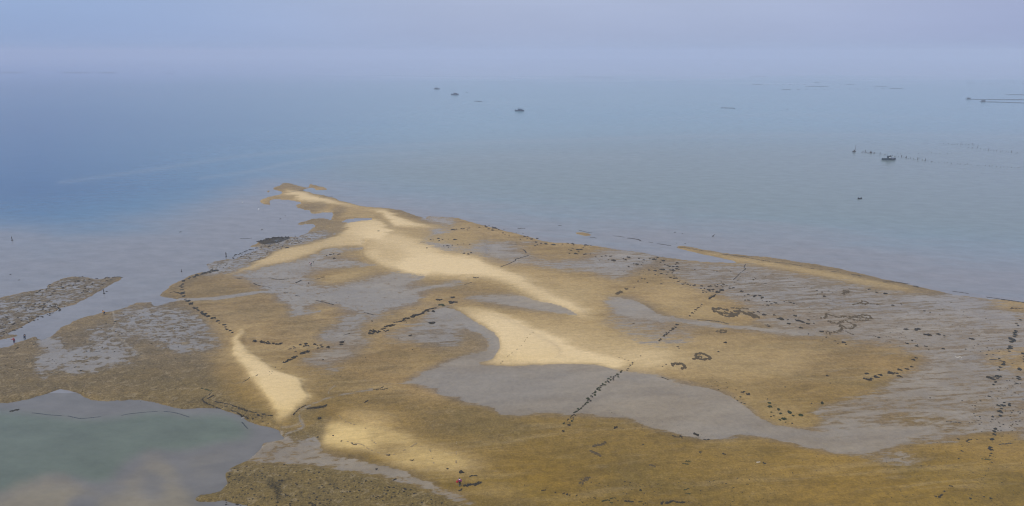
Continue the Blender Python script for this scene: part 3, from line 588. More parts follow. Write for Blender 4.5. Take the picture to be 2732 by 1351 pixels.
# the rims of the wet ground are combed out by the ebb, except under the steep bar faces
calm = np.clip(blur((foot > .25).astype(np.float32), 5)*3.5, 0, 1)
AW = 1-sample(calm, PX, PY)
w1 = vnoise(WX/9.0, WY/2.2, 31, 4); w2 = vnoise(WX/5.0, WY/2.6, 47, 4)
sk = np.clip(sample(strk, PX, PY)*1.2, .35, 1.0)
QX = PX+w1*AW*34*sk; QY = PY+w2*AW*6.5*np.clip(sk, .5, 1)
wet_soft = blur(wet, 8, 3.2)
PR = sample(wet, QX, QY)*(1-.85*AW)+sample(wet_soft, QX, QY)*.85*AW
PR = np.maximum(PR, sample(rill, PX+w1*5, PY+w2*1.5))
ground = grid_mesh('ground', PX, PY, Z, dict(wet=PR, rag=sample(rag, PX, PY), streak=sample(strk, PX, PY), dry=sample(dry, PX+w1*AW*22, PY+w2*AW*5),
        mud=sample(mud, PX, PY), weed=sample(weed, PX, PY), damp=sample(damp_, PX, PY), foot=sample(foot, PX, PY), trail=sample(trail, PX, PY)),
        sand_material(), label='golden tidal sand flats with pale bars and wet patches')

# ------------------------------------------------------------------ sea and lagoon
wx = axis(-600, 3400, 9, [-4200,-3000,-2200,-1600,-1200,-900,-750], [3500,3700,4000,4600,5600,7000])
wy = axis(176, 1400, 3, [156,158,161,165,170], list(range(1410, 1700, 12))+[1900,2300,3200])
PX, PY = np.meshgrid(wx, wy)
near = np.clip(blur(land, 40, 22)*1.7, 0, 1)
shal = mx(near, 0.85*blur(fill(T('M', [(-400,540),(0,560),(200,570),(420,530),(540,490),(620,455),(690,445),(780,440),(900,460),(1050,485),(1250,510),(1500,530),(1900,555),(2300,600),(2800,660),(2800,800),(1700,700),(1000,620),(500,760),(0,900),(-400,900)])), 30, 26))
green = blur(fill(T('M', [(760,440),(900,390),(1200,360),(1700,345),(2300,345),(3000,360),(3000,640),(2300,600),(1700,560),(1300,520),(1000,480)])), 26, 16)*.8
lane = Z0.copy()
for pts, wd, v in [(T('M', [(150,460),(400,425),(560,400),(700,385),(900,372),(1200,360),(1500,352)]), 5, .5), (T('M', [(500,450),(640,430),(720,412),(850,395),(1050,385)]), 4, .6),
                   (T('M', [(1500,350),(1800,343),(2200,340),(2576,345)]), 5, .6), (T('M', [(290,236),(400,243),(560,246),(750,240)]), 2, .5),
                   (T('M', [(1000,405),(1300,395),(1600,400)]), 8, .35), (T('M', [(840,470),(1000,455),(1200,470)]), 5, .3), (T('M', [(1600,300),(2000,290),(2400,300)]), 4, .3)]:
    lane = mx(lane, stroke(pts, wd)*v)
lagoon_in = (PX < 790) & (PY > 1040)
west = np.clip((1250-PX)/1150, 0, 1)**1.1*np.clip((760-PY)/260, 0, 1)
glag = blur(fill(T('E', [(-400,430),(0,480),(300,500),(700,545),(1030,520),(1300,480),(1600,530),(1900,500),(2020,560),(2120,640),(2100,720),(1950,700),(1700,760),(1450,810),(1300,770),(1150,850),(1000,960),(900,1080),(600,1020),(400,1000),(200,1120),(-400,1160)])), 14, 9)
silt = Z0.copy()
for pts, v, b in [(T('E', [(-300,1274),(0,1180),(200,1040),(400,990),(560,1000),(680,1090),(800,1160),(1000,1120),(1150,960),(1240,800),(1320,740),(1400,780),(1420,900),(1500,1000),(1550,1100),(1640,1180),(1640,1500),(-300,1500)]), .75, 9),
                  (T('E', [(1450,820),(1700,780),(2000,700),(2150,740),(2100,860),(1900,960),(1850,1100),(1700,1160),(1550,1000)]), .4, 10)]:
    silt = mx(silt, blur(fill(pts), b*1.6)*v)
silt = silt*(1-.8*blur(fill(T('E', [(600,1220),(750,1200),(830,1274),(560,1300)])), 6))*(1-.6*blur(fill(T('E', [(1200,1000),(1300,940),(1400,1050),(1380,1200),(1200,1180)])), 9))
glagv = sample(glag, PX, PY)*lagoon_in
siltv = sample(silt, PX, PY)*lagoon_in
shv = np.where(PY > 1040, np.clip(1-glagv, 0, 1)*.95, sample(shal, PX, PY))
att = dict(shallow=shv, west=west, lane=sample(lane, PX, PY), green=np.where(PY > 1040, 0, sample(green, PX, PY)), silt=siltv)
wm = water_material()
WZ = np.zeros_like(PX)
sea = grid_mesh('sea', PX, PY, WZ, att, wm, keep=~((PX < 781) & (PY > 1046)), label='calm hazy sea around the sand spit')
# lagoon: greener and siltier
gl = (.135, .160, .115)
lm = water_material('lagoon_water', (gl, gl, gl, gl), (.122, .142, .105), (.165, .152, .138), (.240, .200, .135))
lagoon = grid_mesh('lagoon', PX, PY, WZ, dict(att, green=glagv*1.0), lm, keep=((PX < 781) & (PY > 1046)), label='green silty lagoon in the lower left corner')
# ------------------------------------------------------------------ objects
R = random.Random(7)
def simple_mat(name, col, rough=.85, var=.0, scale=6.0, col2=None):
    M = NT(name)
    M.b.inputs['Roughness'].default_value = rough
    M.b.inputs['Specular IOR Level'].default_value = .12
    n = M.noise(M.pos((1, 1, 1), obj=True), scale, 3, .6)
    c2 = col2 or tuple(c*(1-var) for c in col)
    M.l.new(M.mix(M.step(n, .35, .65), col, c2), M.b.inputs['Base Color'])
    return M.m
MT = dict(
    weed=simple_mat('dark_seaweed', (.020, .017, .010), .8, col2=(.048, .038, .020), scale=3),
    weedgreen=simple_mat('green_seaweed', (.018, .024, .006), .8, col2=(.045, .052, .012), scale=3),
    rock=simple_mat('wet_rock', (.018, .019, .015), .8, col2=(.045, .042, .028), scale=2),
    dug=simple_mat('turned_wet_sand', (.070, .046, .018), .9, col2=(.12, .085, .038), scale=2.2),
    shell=simple_mat('pale_shell_sand', (.55, .50, .42), .8, col2=(.38, .33, .26), scale=3),
    wood=simple_mat('weathered_wood', (.045, .038, .028), .85, col2=(.09, .075, .055), scale=3),
    hullblue=simple_mat('dark_blue_hull', (.004, .030, .065), .5, .3),
    hullteal=simple_mat('dark_teal_hull', (.004, .035, .04), .5, .3),
    hullgrey=simple_mat('dark_grey_hull', (.03, .04, .05), .6, .3),
    deck=simple_mat('boat_deck', (.02, .035, .05), .7, .3),
    cabin=simple_mat('cabin_paint', (.05, .14, .22), .5, .15),
    cabindark=simple_mat('dark_cabin_paint', (.004, .03, .045), .5, .2),
    glass=simple_mat('cabin_glass', (.02, .03, .035), .15),
    tarp=simple_mat('grey_violet_tarp', (.17, .17, .24), .7, .2),
    white=simple_mat('white_paint', (.78, .78, .76), .5, .08),
    rope=simple_mat('net_rope', (.05, .055, .055), .9, .2),
    skin=simple_mat('skin', (.42, .25, .17), .6, .1), hair=simple_mat('black_hair', (.012, .010, .009), .6, .2),
    magenta=simple_mat('magenta_jacket', (.32, .015, .20), .8, .25), navy=simple_mat('navy_cloth', (.012, .025, .05), .8, .3),
    black=simple_mat('black_trousers', (.008, .008, .010), .8, .2), redc=simple_mat('red_cloth', (.42, .035, .03), .8, .25),
    orange=simple_mat('orange_cloth', (.72, .33, .06), .8, .15), teal=simple_mat('teal_boots', (.02, .12, .14), .5, .2),
    pink=simple_mat('pale_pink_shirt', (.78, .50, .50), .8, .12), bagred=simple_mat('red_bag', (.50, .02, .02), .5, .2),
    violet=simple_mat('dark_violet_trousers', (.05, .02, .08), .8, .2), straw=simple_mat('straw_hat', (.55, .42, .24), .9, .2))

def mesh_obj(name, verts, faces, mat, parent=None, smooth=False, loc=None):
    me = bpy.data.meshes.new(name); me.from_pydata([tuple(v) for v in verts], [], faces); me.update()
    me.materials.append(mat)
    if smooth: me.polygons.foreach_set('use_smooth', [True]*len(me.polygons))
    o = bpy.data.objects.new(name, me); COL.objects.link(o)
    if parent: o.parent = parent
    if loc: o.location = loc
    return o
def tag(o, label, cat, group=None):
    o['label'] = label; o['category'] = cat
    if group: o['group'] = group
    return o
class MB:
    """collects shapes into one mesh"""
    def __init__(s): s.v = []; s.f = []
    def add(s, v, f):
        b = len(s.v); s.v += [tuple(p) for p in v]; s.f += [tuple(i+b for i in q) for q in f]; return s
    def box(s, c, d, rz=0.0, taper=1.0):
        cs, sn = math.cos(rz), math.sin(rz); v = []
        for z in (-.5, .5):
            k = taper if z > 0 else 1
            for x, y in ((-.5, -.5), (.5, -.5), (.5, .5), (-.5, .5)):
                X, Y = x*d[0]*k, y*d[1]*k
                v.append((c[0]+X*cs-Y*sn, c[1]+X*sn+Y*cs, c[2]+z*d[2]))
        return s.add(v, [(3,2,1,0),(4,5,6,7),(0,1,5,4),(1,2,6,5),(2,3,7,6),(3,0,4,7)])
    def tube(s, pts, r, n=6):
        P = [Vector(p) for p in pts]; rr = r if isinstance(r, (list, tuple)) else [r]*len(P)
        v = []; f = []
        for i, p in enumerate(P):
            t = (P[min(i+1, len(P)-1)]-P[max(i-1, 0)]).normalized()
            a = t.cross(Vector((0, 0, 1)));  a = a.normalized() if a.length > .05 else Vector((1, 0, 0))
            b = t.cross(a)
            for k in range(n):
                g = 2*math.pi*k/n; v.append(p+(a*math.cos(g)+b*math.sin(g))*rr[i])
        for i in range(len(P)-1):
            for k in range(n): f.append((i*n+k, i*n+(k+1) % n, (i+1)*n+(k+1) % n, (i+1)*n+k))
        f.append(tuple(range(n))[::-1]); f.append(tuple((len(P)-1)*n+k for k in range(n)))
        return s.add(v, f)
    def lump(s, c, sx, sy, sz, rz=0.0, rnd=R, seg=7, rings=3, jit=.28):
        """irregular low mound, flat underneath"""
        cs, sn = math.cos(rz), math.sin(rz); v = []; f = []
        for j in range(rings):
            a = j/rings*math.pi/2
            for k in range(seg):
                g = 2*math.pi*k/seg; q = 1+rnd.uniform(-jit, jit)
                x, y = math.cos(g)*math.cos(a)*q*sx, math.sin(g)*math.cos(a)*q*sy
                v.append((c[0]+x*cs-y*sn, c[1]+x*sn+y*cs, c[2]+math.sin(a)*sz*(1+rnd.uniform(-jit, jit))-(.06 if j == 0 else 0)))
        v.append((c[0], c[1], c[2]+sz))
        for j in range(rings-1):
            for k in range(seg): f.append((j*seg+k, j*seg+(k+1) % seg, (j+1)*seg+(k+1) % seg, (j+1)*seg+k))
        for k in range(seg): f.append(((rings-1)*seg+k, (rings-1)*seg+(k+1) % seg, len(v)-1))
        f.append(tuple(range(seg))[::-1])
        return s.add(v, f)
    def build(s, name, mat, parent=None, smooth=False, loc=None): return mesh_obj(name, s.v, s.f, mat, parent, smooth, loc)
def empty(name, loc, rz=0.0):
    o = bpy.data.objects.new(name, None); COL.objects.link(o); o.location = loc; o.rotation_euler = (0, 0, rz)
    o.empty_display_size = .5
    return o
def ground_point(px, py, water=False):
    x, y = ground_xy(px, py)
    z = 0.0 if water else max(0.0, height_at(px, py))
    return Vector((float(x), float(y), z))
def copy_tree(o, parent=None):
    c = o.copy(); COL.objects.link(c); c.parent = parent
    for ch in [q for q in o.children]: copy_tree(ch, c)
    return c

# ---- seaweed clumps: eight shapes, then every clump an object of its own
def clump_mesh(i, mat):
    r = random.Random(100+i); m = MB()
    n = r.randint(4, 7)
    for k in range(n):
        x = r.uniform(-.27, .27); y = r.uniform(-.2, .2)
        m.lump((x, y, 0), r.uniform(.22, .34), r.uniform(.18, .28), r.uniform(.14, .30), r.uniform(0, 3), r, 7, 3, .35)
    me = bpy.data.meshes.new('seaweed_clump'); me.from_pydata(m.v, [], m.f); me.update(); me.materials.append(mat)
    return me
CL = [clump_mesh(i, MT['weed']) for i in range(6)]
CLG = [clump_mesh(i+20, MT['weedgreen']) for i in range(4)]
CLR = [clump_mesh(i+40, MT['rock']) for i in range(5)]
SPECS = []      # (px, py, width_px, label, group, kind)
def clumps(t, pts, label, group, kind='weed'):
    s = TILE[t][2]
    for p in pts:
        x, y, w = p
        (qx, qy), = T(t, [(x, y)])
        SPECS.append((qx, qy, w/s, label, group, kind))
def line_clumps(t, pts, n, w, label, group, jit=3, kind='weed', seed=1, prob=1):
    r = random.Random(seed); P = smooth(T(t, pts), False); s = TILE[t][2]
    seg = np.hypot(*np.diff(P, axis=0).T); cum = np.concatenate([[0], np.cumsum(seg)])
    for k in range(n):
        d = (k+r.random()*.8)/n*cum[-1]; i = min(int(np.searchsorted(cum, d))-1, len(seg)-1); i = max(i, 0)
        q = P[i]+(P[i+1]-P[i])*((d-cum[i])/max(seg[i], 1e-6))
        SPECS.append((q[0]+r.gauss(0, jit/s), q[1]+r.gauss(0, jit*.5/s), r.uniform(.6, 1.4)*w/s, label, group, kind))

clumps('B', [(490,235,40),(550,228,20),(650,215,18),(710,190,14),(745,192,12),(780,205,14),(800,218,45),(840,232,18),(890,226,12),(780,243,22),(740,230,22),(715,210,25),(535,253,15),(430,245,18),(400,252,45),(1075,266,12),(1010,262,10),(900,285,12),(940,293,12),(880,270,18)],
       'dark seaweed clump at the waterline on the upper right shore of the spit', 'seaweed clumps along the upper right shore')
clumps('B', [(1090,302,22),(1120,298,18),(1115,323,14),(1155,328,26),(1210,315,22),(1050,332,15),(1200,357,22),(1215,385,15),(1190,395,22),(1250,372,22),(1300,375,32),(1375,383,40),(1460,378,14),(1510,366,22),(1560,372,30),(1565,385,16),(1555,420,20),(1545,440,22),(1520,430,12),(1605,432,38),(1640,432,22),(1690,385,35),(1735,388,16),(1675,397,14),(1660,410,14),(1525,470,16),(1590,473,35),(1615,453,15),(1675,478,26),(1730,475,12),(1780,503,15),(1840,500,16),(1880,492,20),(1925,495,22),(1960,537,40),(1905,530,14),(1940,530,12),(2050,520,16),(2075,530,22),(2100,505,30)],
       'small dark seaweed clump on the brown sand below the upper right waterline', 'seaweed clumps on the brown upper sand')
clumps('B', [(2200,518,18),(2250,530,22),(2305,520,18),(2350,525,42),(2385,508,22),(2430,500,14),(2435,540,30),(2410,555,18),(2180,575,32),(2150,570,16),(2225,578,14),(2100,597,16),(2240,560,12)] , 'dark seaweed clump on the wet flat left of the long sand bar', 'seaweed clumps left of the long bar')
clumps('N', [(520,470,35),(630,480,55),(740,460,80),(880,468,40),(930,470,50),(1000,450,60),(840,505,30),(910,520,30),(995,537,22),(945,570,25),(890,600,50),(960,612,60),(820,546,22),(625,547,30),(670,560,22),(730,533,40),(585,608,25),(445,625,30),(400,613,35),(330,660,30),(490,690,30),(725,710,45),(270,765,28),(1000,410,50),(925,410,40),(870,405,35),(835,385,40),(790,378,30),(1000,345,50),(970,372,25)], 'dark seaweed clump on the wet flat left of the long sand bar', 'seaweed clumps left of the long bar')
clumps('N', [(1015,665,38),(1045,645,20),(1085,712,42),(1130,690,40),(1180,712,42),(1220,730,32),(1290,727,50),(1400,785,28),(1460,782,28),(1545,745,52),(1410,740,40),(1640,728,22),(1685,715,26),(1668,755,48),(1745,733,22),(1770,758,26),(1785,712,36),(1835,728,26),(1885,745,22),(1885,778,46),(1945,775,42),(1745,671,25),(1440,826,42),(1435,856,26),(1490,847,28),(1530,805,60),(1600,803,46),(1550,825,50),(1605,832,25)],
       'dark seaweed clump in the dense cluster around the broken stake line at middle right', 'seaweed clumps around the broken stake line')
clumps('N', [(2090,833,52),(2145,910,32),(2205,885,42),(2150,982,32),(2210,982,38),(2310,915,70),(2400,905,42),(2440,935,42),(2430,952,30),(2520,1003,28),(2455,1070,20),(2480,1228,48),(2375,1183,40),(1300,458,26),(2290,635,32)],
       'dark seaweed clump scattered above the large dug loops on the right flat', 'seaweed clumps above the dug loops')
clumps('B', [(180,352,16),(205,357,12),(255,345,22),(260,365,16),(295,352,16),(350,350,12),(415,354,30),(345,413,30),(305,413,14),(390,408,14),(440,403,12),(500,397,12),(557,402,12),(350,430,10),(143,435,16),(505,487,22),(545,495,22),(572,482,20)], 'small dark seaweed clump beside the small pool near the neck of the spit', 'seaweed clumps beside the neck pool')
clumps('J', [(1075,296,24),(1165,300,18),(1225,333,50),(1280,338,18),(1340,305,26),(1380,350,46),(1410,360,24),(1450,372,32),(1455,340,18),(1500,370,14),(1285,373,28),(1115,397,22),(1390,410,28),(1350,340,20),(1110,385,14)], 'brown green seaweed clump on the sand lobe right of the large dug loops', 'seaweed clumps right of the dug loops')
clumps('J', [(1565,437,38),(1455,460,14),(1605,490,14),(1572,514,8),(1680,522,18),(1705,545,12),(1755,535,28),(1773,552,14),(2050,490,22)], 'dark seaweed clump below the looping dug trench on the right flat', 'seaweed clumps below the looping trench')
clumps('J', [(1100,185,12),(1125,185,12),(1140,205,22),(1175,196,22),(1110,217,22),(1300,190,22),(1330,200,16),(1355,207,12),(1250,183,10),(915,172,14),(950,172,14),(1525,92,16),(1570,105,16),(1625,95,16),(1530,121,14),(1590,140,22),(1970,80,22),(2030,105,22),(2110,118,32),(2170,216,16)], 'tiny dark seaweed clump on the streaked flat under the long sand bar', 'seaweed clumps under the long bar')
clumps('J', [(345,571,18),(355,587,10),(748,536,24),(690,613,16),(30,650,12),(215,740,10),(245,722,12),(595,875,10),(675,870,10),(660,888,10),(755,878,10),(685,905,10),(630,908,10),(710,930,10),(690,937,14),(765,920,10),(840,940,12),(897,958,26),(945,975,30),(875,1000,18),(825,1005,10),(850,1030,12),(910,1055,18),(885,1048,12),(795,990,10),(1255,915,14),(1615,820,24),(1640,882,14)], 'small dark seaweed clump on the golden sand above the big grey pool', 'seaweed clumps on the golden lobe')
clumps('J', [(1118,1050,32),(1130,1083,38),(1205,1107,34),(1300,1133,36),(1222,1143,32),(1383,1155,38),(1325,1160,24),(1240,1188,42),(1160,1162,16),(1135,1168,16),(1140,1130,18),(1215,1195,22),(1575,1053,30),(1105,1018,14),(1260,1215,14),(1315,1225,14),(1480,1055,12)], 'green black seaweed clump at the lower tip of the golden sand lobe', 'seaweed clumps at the lobe tip', 'green')
clumps('K', [(1150,165,36),(1130,205,22),(1165,215,40),(1190,205,24),(1230,190,34),(1265,175,28),(1355,157,50),(1400,160,28),(1420,185,34),(1440,190,22),(1430,130,34),(1490,125,28),(1530,105,24),(1570,27,24),(1545,45,24)], 'brown seaweed clump in the uneven row on the lower right flat', 'seaweed clumps in the uneven row')
clumps('L', [(185,440,28),(505,510,32),(615,540,32),(720,540,42),(753,582,14),(915,570,28),(1170,575,18),(740,412,58),(868,406,42),(930,422,22),(620,350,60),(500,350,50),(565,476,22),(1240,458,42),(705,140,22),(348,76,30)], 'dark seaweed clump on the grey streaked flat at the far right', 'seaweed clumps on the far right flat')
clumps('L', [(1410,637,20),(1480,640,20),(1550,684,24),(1697,737,14),(1130,1160,18),(770,1128,22)], 'small dark stone on the sand patch near the right edge', 'stones on the right sand patch', 'rock')
clumps('L', [(1790,240,24),(1745,285,28),(1765,305,28),(1742,370,42),(1738,390,44),(1735,410,40),(1725,430,32),(1690,455,54),(1720,475,44),(1690,490,52),(1680,545,42),(1680,565,42),(1650,572,26),(1660,600,32),(1605,720,26),(1595,750,42),(1565,780,32),(1545,810,28),(1545,885,52),(1530,905,28),(1510,948,32),(1490,977,28),(1465,1060,22),(1430,1110,32)], 'mossy dark stone in the upright row near the right edge', 'mossy stones in the right hand row', 'rock')
clumps('L', [(1780,805,50),(1765,890,40),(1775,915,36),(1750,965,32),(1822,625,44),(1830,660,22),(1830,690,24),(1830,715,24)], 'dark weedy stone of the outer row beside the right edge', 'weedy stones in the outer row', 'rock')
clumps('O', [(1395,150,34),(1455,155,44),(1435,188,28),(1525,150,40),(1415,220,50),(1425,267,34),(1412,350,18),(1365,418,40),(1355,445,40),(1350,482,34),(1325,540,50),(1335,570,18),(1310,630,44),(1312,655,46),(1315,698,30),(1308,725,24),(1320,797,24),(1395,78,16),(1465,120,30),(1530,130,30)], 'mossy dark stone in the lower part of the right hand row', 'mossy stones in the lower row', 'rock')
clumps('O', [(1335,278,28),(1190,278,22),(1622,223,18),(1155,540,18),(950,535,24),(663,648,20),(533,840,22),(990,672,24),(970,798,14),(950,757,24),(835,1100,14),(795,1100,14),(790,1128,32),(722,910,14),(1085,1207,28),(1100,1170,18),(1060,1160,14),(1315,1208,28),(1240,1190,24),(810,787,16),(1255,945,14),(1440,1030,18)], 'small dark stone scattered on the lower right sand', 'stones on the lower right sand', 'rock')
clumps('I', [(735,563,24),(790,505,28),(1240,530,34),(1205,380,10),(2010,585,30),(2030,597,30),(2290,788,28),(1510,697,18),(660,1162,18),(740,1170,22),(775,1178,22),(800,1185,18),(865,1190,22),(1040,1215,24),(360,1088,10),(2480,185,28),(2525,205,28),(1350,1175,14),(1485,1138,24),(2065,1145,16)], 'small dark seaweed clump on the golden brown sand below the big grey pool', 'seaweed clumps below the big pool')
clumps('G', [(1890,972,18),(2005,1000,35),(990,738,16),(918,690,14),(790,703,18),(1285,973,20),(1440,1062,22),(800,545,30),(2000,1152,28),(485,1075,22)], 'small dark clump beside the lower left stream', 'clumps beside the lower stream')
clumps('F', [(735,768,26),(750,762,22),(768,752,26),(785,745,20),(808,733,32),(828,722,18),(870,700,34),(890,692,36),(912,684,24)], 'black seaweed clump in the slanting row on the middle left flat', 'seaweed clumps in the slanting row')
clumps('F', [(510,608,30),(565,614,34),(590,622,24),(617,624,28),(650,625,20),(670,627,12),(695,628,34),(560,604,12),(610,610,14)], 'black seaweed clump in the short level row beside the pale left ridge', 'seaweed clumps in the level row')
line_clumps('F', [(790,670),(850,640),(950,640),(1060,655)], 22, 16, 'tiny dark seaweed scrap on the middle left flat', 'seaweed scraps on the middle left flat', 18, seed=3)
clumps('F', [(1165,615,28),(1165,630,28),(1685,562,20),(1845,467,44),(1395,455,16),(1390,545,45),(1415,533,30),(1470,517,20),(1500,497,28),(1525,490,38),(1605,460,30),(1640,452,28),(1735,408,44),(1765,402,34),(665,810,10),(565,760,8),(1700,672,10),(1345,733,8),(1025,745,12)], 'dark seaweed clump on the central left flat under the stone trail', 'seaweed clumps on the central flat')
line_clumps('F', [(1380,548),(1450,525),(1530,490),(1620,452),(1700,420),(1790,390),(1860,360)], 30, 17, 'dark seaweed clump in the long diagonal trail left of the pale bar', 'seaweed clumps in the diagonal trail', 17, seed=5)
clumps('D', [(90,422,12),(163,470,12),(905,568,14),(1535,62,14)], 'small dark stone standing in the shallow water on the left', 'stones in the left shallows', 'rock')
clumps('D', [(290,1030,14),(980,833,18),(1065,897,10),(640,1220,16),(690,1250,18)], 'small dark stone on the left mud flat', 'stones on the left mud', 'rock')
line_clumps('D', [(1560,480),(1545,560),(1570,630),(1600,660),(1650,710),(1700,745),(1760,780),(1800,798),(1850,825),(1890,850),(1920,890),(1990,935)], 34, 26, 'dark weedy stone in the winding row above the pale left ridge', 'weedy stones in the winding row', 7, 'rock', seed=8)
line_clumps('D', [(1560,490),(1620,458),(1690,432),(1790,400),(1860,392)], 14, 22, 'dark stone along the rounded left shore of the spit', 'stones on the rounded left shore', 8, 'rock', seed=9)
clumps('A', [(540,490,16),(587,461,10),(360,596,16)], 'dark rock standing in the calm water left of the spit', 'rocks in the calm water', 'rock')
clumps('A', [(605,790,28),(1495,632,22),(1025,846,24),(1055,842,18),(1108,845,24),(1063,883,24),(990,857,14)], 'dark clump on or below the long pale bar in the upper left', 'clumps around the long pale bar')
clumps('H', [(215,170,30),(240,172,24),(340,150,40),(330,192,46),(365,190,40)], 'dark seaweed clump on the sand at the head of the pale central bar', 'seaweed clumps at the head of the bar')
clumps('C', [(252,175,12),(300,183,8),(262,248,6),(320,250,8)], 'dark rock in the still water right of the spit', 'rocks in the still water', 'rock')
# the crossing of the big grey pool: two close rows of weed
for k, (off, sd) in enumerate(((0, 21), (22, 22))):
    line_clumps('H', [(1785-off*.2,778),(1700-off,845-off*.3),(1600-off*.3,915),(1535-off,990),(1480,1050),(1400-off*.3,1120),(1335+off*1.5,1180),(1275+off*2.2,1235)], 40, 16,
                'green black seaweed tuft in the double row crossing the big grey pool', 'seaweed tufts crossing the big pool', 6, 'green', seed=sd)
line_clumps('H', [(1820,770),(1850,735),(1880,695)], 6, 12, 'tiny weed tuft on the sand above the double row', 'weed tufts above the double row', 4, seed=31)
line_clumps('J', [(720,85),(690,105),(650,135),(600,168)], 12, 22, 'dark tuft in the broken stake line on the middle right flat', 'tufts in the broken stake line', 4, seed=32)
line_clumps('J', [(560,205),(520,240),(470,285),(430,325)], 8, 16, 'small tuft in the lower end of the broken stake line', 'tufts at the lower stake line', 3, seed=33)
line_clumps('J', [(345,378),(330,400),(290,430),(265,448),(225,478),(200,502),(180,530)], 14, 20, 'dark tuft in the line slanting below the pale water channel', 'tufts below the water channel', 4, seed=34)
line_clumps('A', [(325,720),(400,695),(480,680),(560,672),(640,675)], 26, 24, 'black seaweed heap in the dark patch left of the long pale bar', 'seaweed heaps in the dark patch', 10, seed=35)
line_clumps('A', [(40,880),(150,835),(260,790),(400,750)], 14, 14, 'tiny stone on the rippled shore left of the long pale bar', 'stones on the rippled shore', 14, 'rock', seed=36)
line_clumps('D', [(1780,385),(1800,400),(1700,430)], 6, 20, 'dark stone along the rounded left shore of the spit', 'stones on the rounded left shore', 8, 'rock', seed=37)

SPECS.sort(key=lambda q: -q[2])
by_kind = {}
rest = []
for q in SPECS:
    by_kind.setdefault('rock' if q[5] == 'rock' else 'weed', []).append(q)
rr = random.Random(5)
def place(q):
    px, py, w, lab, grp, kind = q
    pool = CLR if kind == 'rock' else CLG if kind == 'green' else CL
    nm = 'stone' if kind == 'rock' else 'seaweed_clump'
    o = bpy.data.objects.new(nm, rr.choice(pool)); COL.objects.link(o)
    W = max(w, 2.4)*mpp(py)*1.32
    p = ground_point(px, py)
    o.location = p-Vector((0, 0, .02)); o.rotation_euler = (0, 0, rr.uniform(-.35, .35)+(math.pi if rr.random() < .5 else 0))
    o.scale = (W, W*rr.uniform(.9, 1.4), min(W, 1.2)*rr.uniform(.6, 1.0))
    tag(o, lab, 'stone' if kind == 'rock' else 'seaweed', grp)
for k, L_ in by_kind.items():
    for q in L_[:300]: place(q)
    rest += L_[300:]
# what nobody could count: weed scraps and pebbles
m = MB(); r = random.Random(77)
for q in rest:
    p = ground_point(q[0], q[1]); W = max(q[2], 2.4)*mpp(q[1])*.7
    m.lump(p, W, W*.8, W*.5, r.uniform(0, 3), r, 6, 2, .35)
def scatter(t, poly, n, w0, w1, M_, sd):
    r = random.Random(sd); P = T(t, poly); msk = fill(P, False)
    xs = [p[0] for p in P]; ys = [p[1] for p in P]; c = 0; tries = 0
    while c < n and tries < n*30:
        tries += 1
        x, y = r.uniform(min(xs), max(xs)), r.uniform(min(ys), max(ys))
        if sample(msk, x, y) < .5: continue
        nv = float(vnoise(np.array([x/60.0]), np.array([y/25.0]), sd, 2)[0])
        if nv+r.uniform(-.5, .5) < -.05: continue
        p = ground_point(x, y); W = r.uniform(w0, w1)**1.0*mpp(y)*.5
        M_.lump(p, W*r.uniform(1, 1.6), W, W*.5, r.uniform(-.5, .5), r, 5, 2, .3); c += 1
scatter('K', [(1000,860),(1500,760),(2000,700),(2500,700),(2600,1300),(1400,1300),(1150,1050)], 420, .9, 3.2, m, 1)
scatter('K', [(2050,330),(2484,150),(2600,700),(2000,700)], 150, 1.2, 4.5, m, 2)
scatter('K', [(0,700),(1000,850),(1400,1290),(0,1290)], 90, .9, 3, m, 3)
scatter('I', [(900,1040),(2541,1000),(2541,1290),(850,1290)], 170, 1.2, 4.5, m, 4)
scatter('I', [(1100,350),(2300,560),(2000,640),(1250,560)], 120, .8, 2.2, m, 5)
scatter('B', [(1700,480),(2548,520),(2548,760),(2200,740),(1900,620)], 60, 1.2, 3.2, m, 6)
scatter('G', [(20,960),(500,930),(900,980),(1400,1090),(2000,1300),(0,1300)], 360, 1.5, 7, m, 7)
scatter('D', [(0,700),(300,560),(640,440),(1000,445),(640,670),(0,960)], 330, 1.5, 6, m, 8)
scatter('D', [(380,960),(960,760),(1500,720),(1790,1000),(1300,1274),(400,1274)], 130, 1.2, 4.5, m, 9)
scatter('D', [(0,1060),(300,960),(330,1274),(0,1274)], 60, 1.2, 4, m, 10)
scatter('E', [(300,250),(1600,200),(1500,420),(800,370)], 70, 1.2, 3.6, m, 11)
scatter('A', [(-150,1000),(0,880),(300,770),(640,660),(1100,630),(600,770),(300,910)], 260, 1.2, 4, m, 12)
scatter('F', [(300,200),(1900,300),(1900,900),(900,1100),(300,700)], 110, .9, 2.6, m, 13)
scatter('C', [(350,380),(1300,520),(2300,680),(2500,1000),(1700,950),(600,600)], 260, 1.0, 3.6, m, 14)
scatter('G', [(20,430),(420,520),(450,600),(150,530)], 60, 1.5, 5, m, 15)
sc_ = m.build('seaweed_scraps', MT['weed']); sc_['kind'] = 'stuff'; sc_['label'] = 'fine dark weed scraps and pebbles strewn over the flats'

